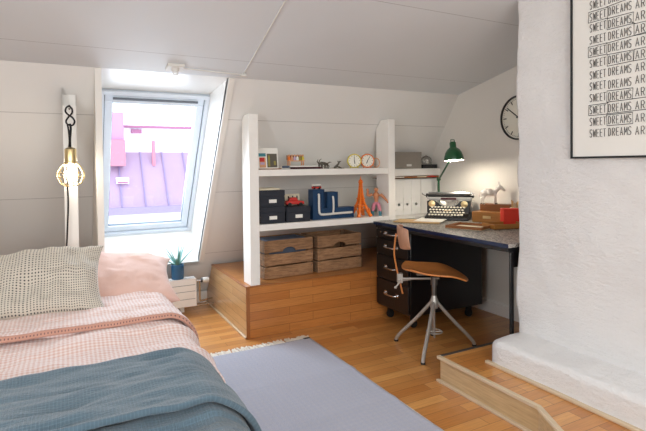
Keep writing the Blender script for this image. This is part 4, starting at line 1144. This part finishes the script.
# word spans in local y (poster left edge y=0)
SW = (-.095, -.170); DR = (-.181, -.280); AR = (-.297, -.357)
def outline(y0, y1, z0, z1, k):
    j = lambda: random.uniform(-.002, .002)
    p = [(-.001, y0 + j(), z0 + j()), (-.001, y1 + j(), z0 + j()), (-.001, y1 + j(), z1 + j()), (-.001, y0 + j(), z1 + j())]
    return p
boxes = {1: [SW], 2: [DR], 3: [AR], 4: [SW], 5: [DR, AR], 8: [DR], 9: [SW], 10: [DR]}
lines = MB()
for r_ in range(rows):
    z = (1.287 - 1.19) + pitch * (rows - 1 - r_)
    jj = random.uniform(-.002, .002)
    word('SWEET', SW[0], SW[1], z + jj, .034); word('DREAMS', DR[0], DR[1], z - jj, .034); word('ARE', AR[0], AR[1], z + jj, .034)
    for s_ in boxes.get(r_, []):
        lines.tube(outline(s_[0] + .007, s_[1] - .006, z - .007, z + .041, r_), .0014, 4, closed=True)
def conn(a, b2): lines.tube([(-.001, a[0], a[1]), (-.001, b2[0], b2[1])], .0013, 4)
zr = lambda r_: (1.287 - 1.19) + pitch * (rows - 1 - r_)
conn((SW[1], zr(1) + .041), (AR[1], zr(1) + .055)); conn((DR[1], zr(2) + .0), (AR[0], zr(3) + .041)); conn((SW[1], zr(4) + .04), (AR[1], zr(4) + .05))
conn((DR[0] - .01, zr(8) - .007), (SW[1], zr(9) + .04)); conn((SW[1], zr(9) - .007), (AR[1], zr(9) - .004)); conn((DR[1], zr(8) - .007), (AR[1], zr(8) - .007))
lines.build('drawn_lines', ink, sheet)
letters.build('lettering', ink, sheet)

# ------------------------------------------------------------------ camera
F, PITCH, ROLL, YAW = 490.0, R(-1.2), .011, R(27.8)
fw = Vector((math.sin(YAW) * math.cos(PITCH), math.cos(YAW) * math.cos(PITCH), math.sin(PITCH)))
rt = Vector((math.cos(YAW), -math.sin(YAW), 0)); up = rt.cross(fw)
c_, s_ = math.cos(ROLL), math.sin(ROLL)
r2 = c_ * rt - s_ * up; u2 = c_ * up + s_ * rt
cam = bpy.data.cameras.new('camera'); co = bpy.data.objects.new('camera', cam); C.objects.link(co)
mt = Matrix((( r2.x, u2.x, -fw.x, 0), (r2.y, u2.y, -fw.y, 0), (r2.z, u2.z, -fw.z, 1.173), (0, 0, 0, 1)))
co.matrix_world = mt
cam.sensor_width = 36; cam.lens = F / 646 * 36; cam.shift_y = -40.2 / 646; cam.clip_start = .05; cam.clip_end = 200
bpy.context.scene.camera = co

# ------------------------------------------------------------------ light
wd = bpy.data.worlds.new('world'); bpy.context.scene.world = wd; wd.use_nodes = True
bg = wd.node_tree.nodes['Background']; bg.inputs[0].default_value = (.80, .90, 1.0, 1); bg.inputs[1].default_value = 3.6
def area(name, loc, target, sx, sy, power, col):
    l = bpy.data.lights.new(name, 'AREA'); l.shape = 'RECTANGLE'; l.size = sx; l.size_y = sy; l.energy = power; l.color = col
    ob = bpy.data.objects.new(name, l); C.objects.link(ob); ob.location = loc
    ob.rotation_euler = (Vector(target) - Vector(loc)).to_track_quat('-Z', 'Y').to_euler(); return ob
area('assumed_left_light', (-1.7, .2, 1.35), (2.0, 1.6, .9), 1.3, 1.1, 42, (.95, .985, 1))  # added area lamp for assumed daylight from the left; that wall has no window
area('rear_fill_light', (.6, -1.5, 1.5), (1.2, 3.0, 1.0), 2.2, 1.4, 66, (.95, .99, 1))  # added soft fill behind the camera, standing in for unseen daylight
area('roof_window_daylight', (.6, 4.05, 1.35), (.75, 2.6, .3), .55, .9, 26, (.82, .91, 1))

sc = bpy.context.scene
sc.view_settings.view_transform = 'Standard'; sc.view_settings.look = 'None'
sc.view_settings.gamma = 1; sc.view_settings.use_curve_mapping = False
sc.view_settings.exposure = 0.0
sc.cycles.use_denoising = True
sc.cycles.sample_clamp_indirect = 4
sc.cycles.max_bounces = 10; sc.cycles.diffuse_bounces = 6; sc.cycles.transparent_max_bounces = 12
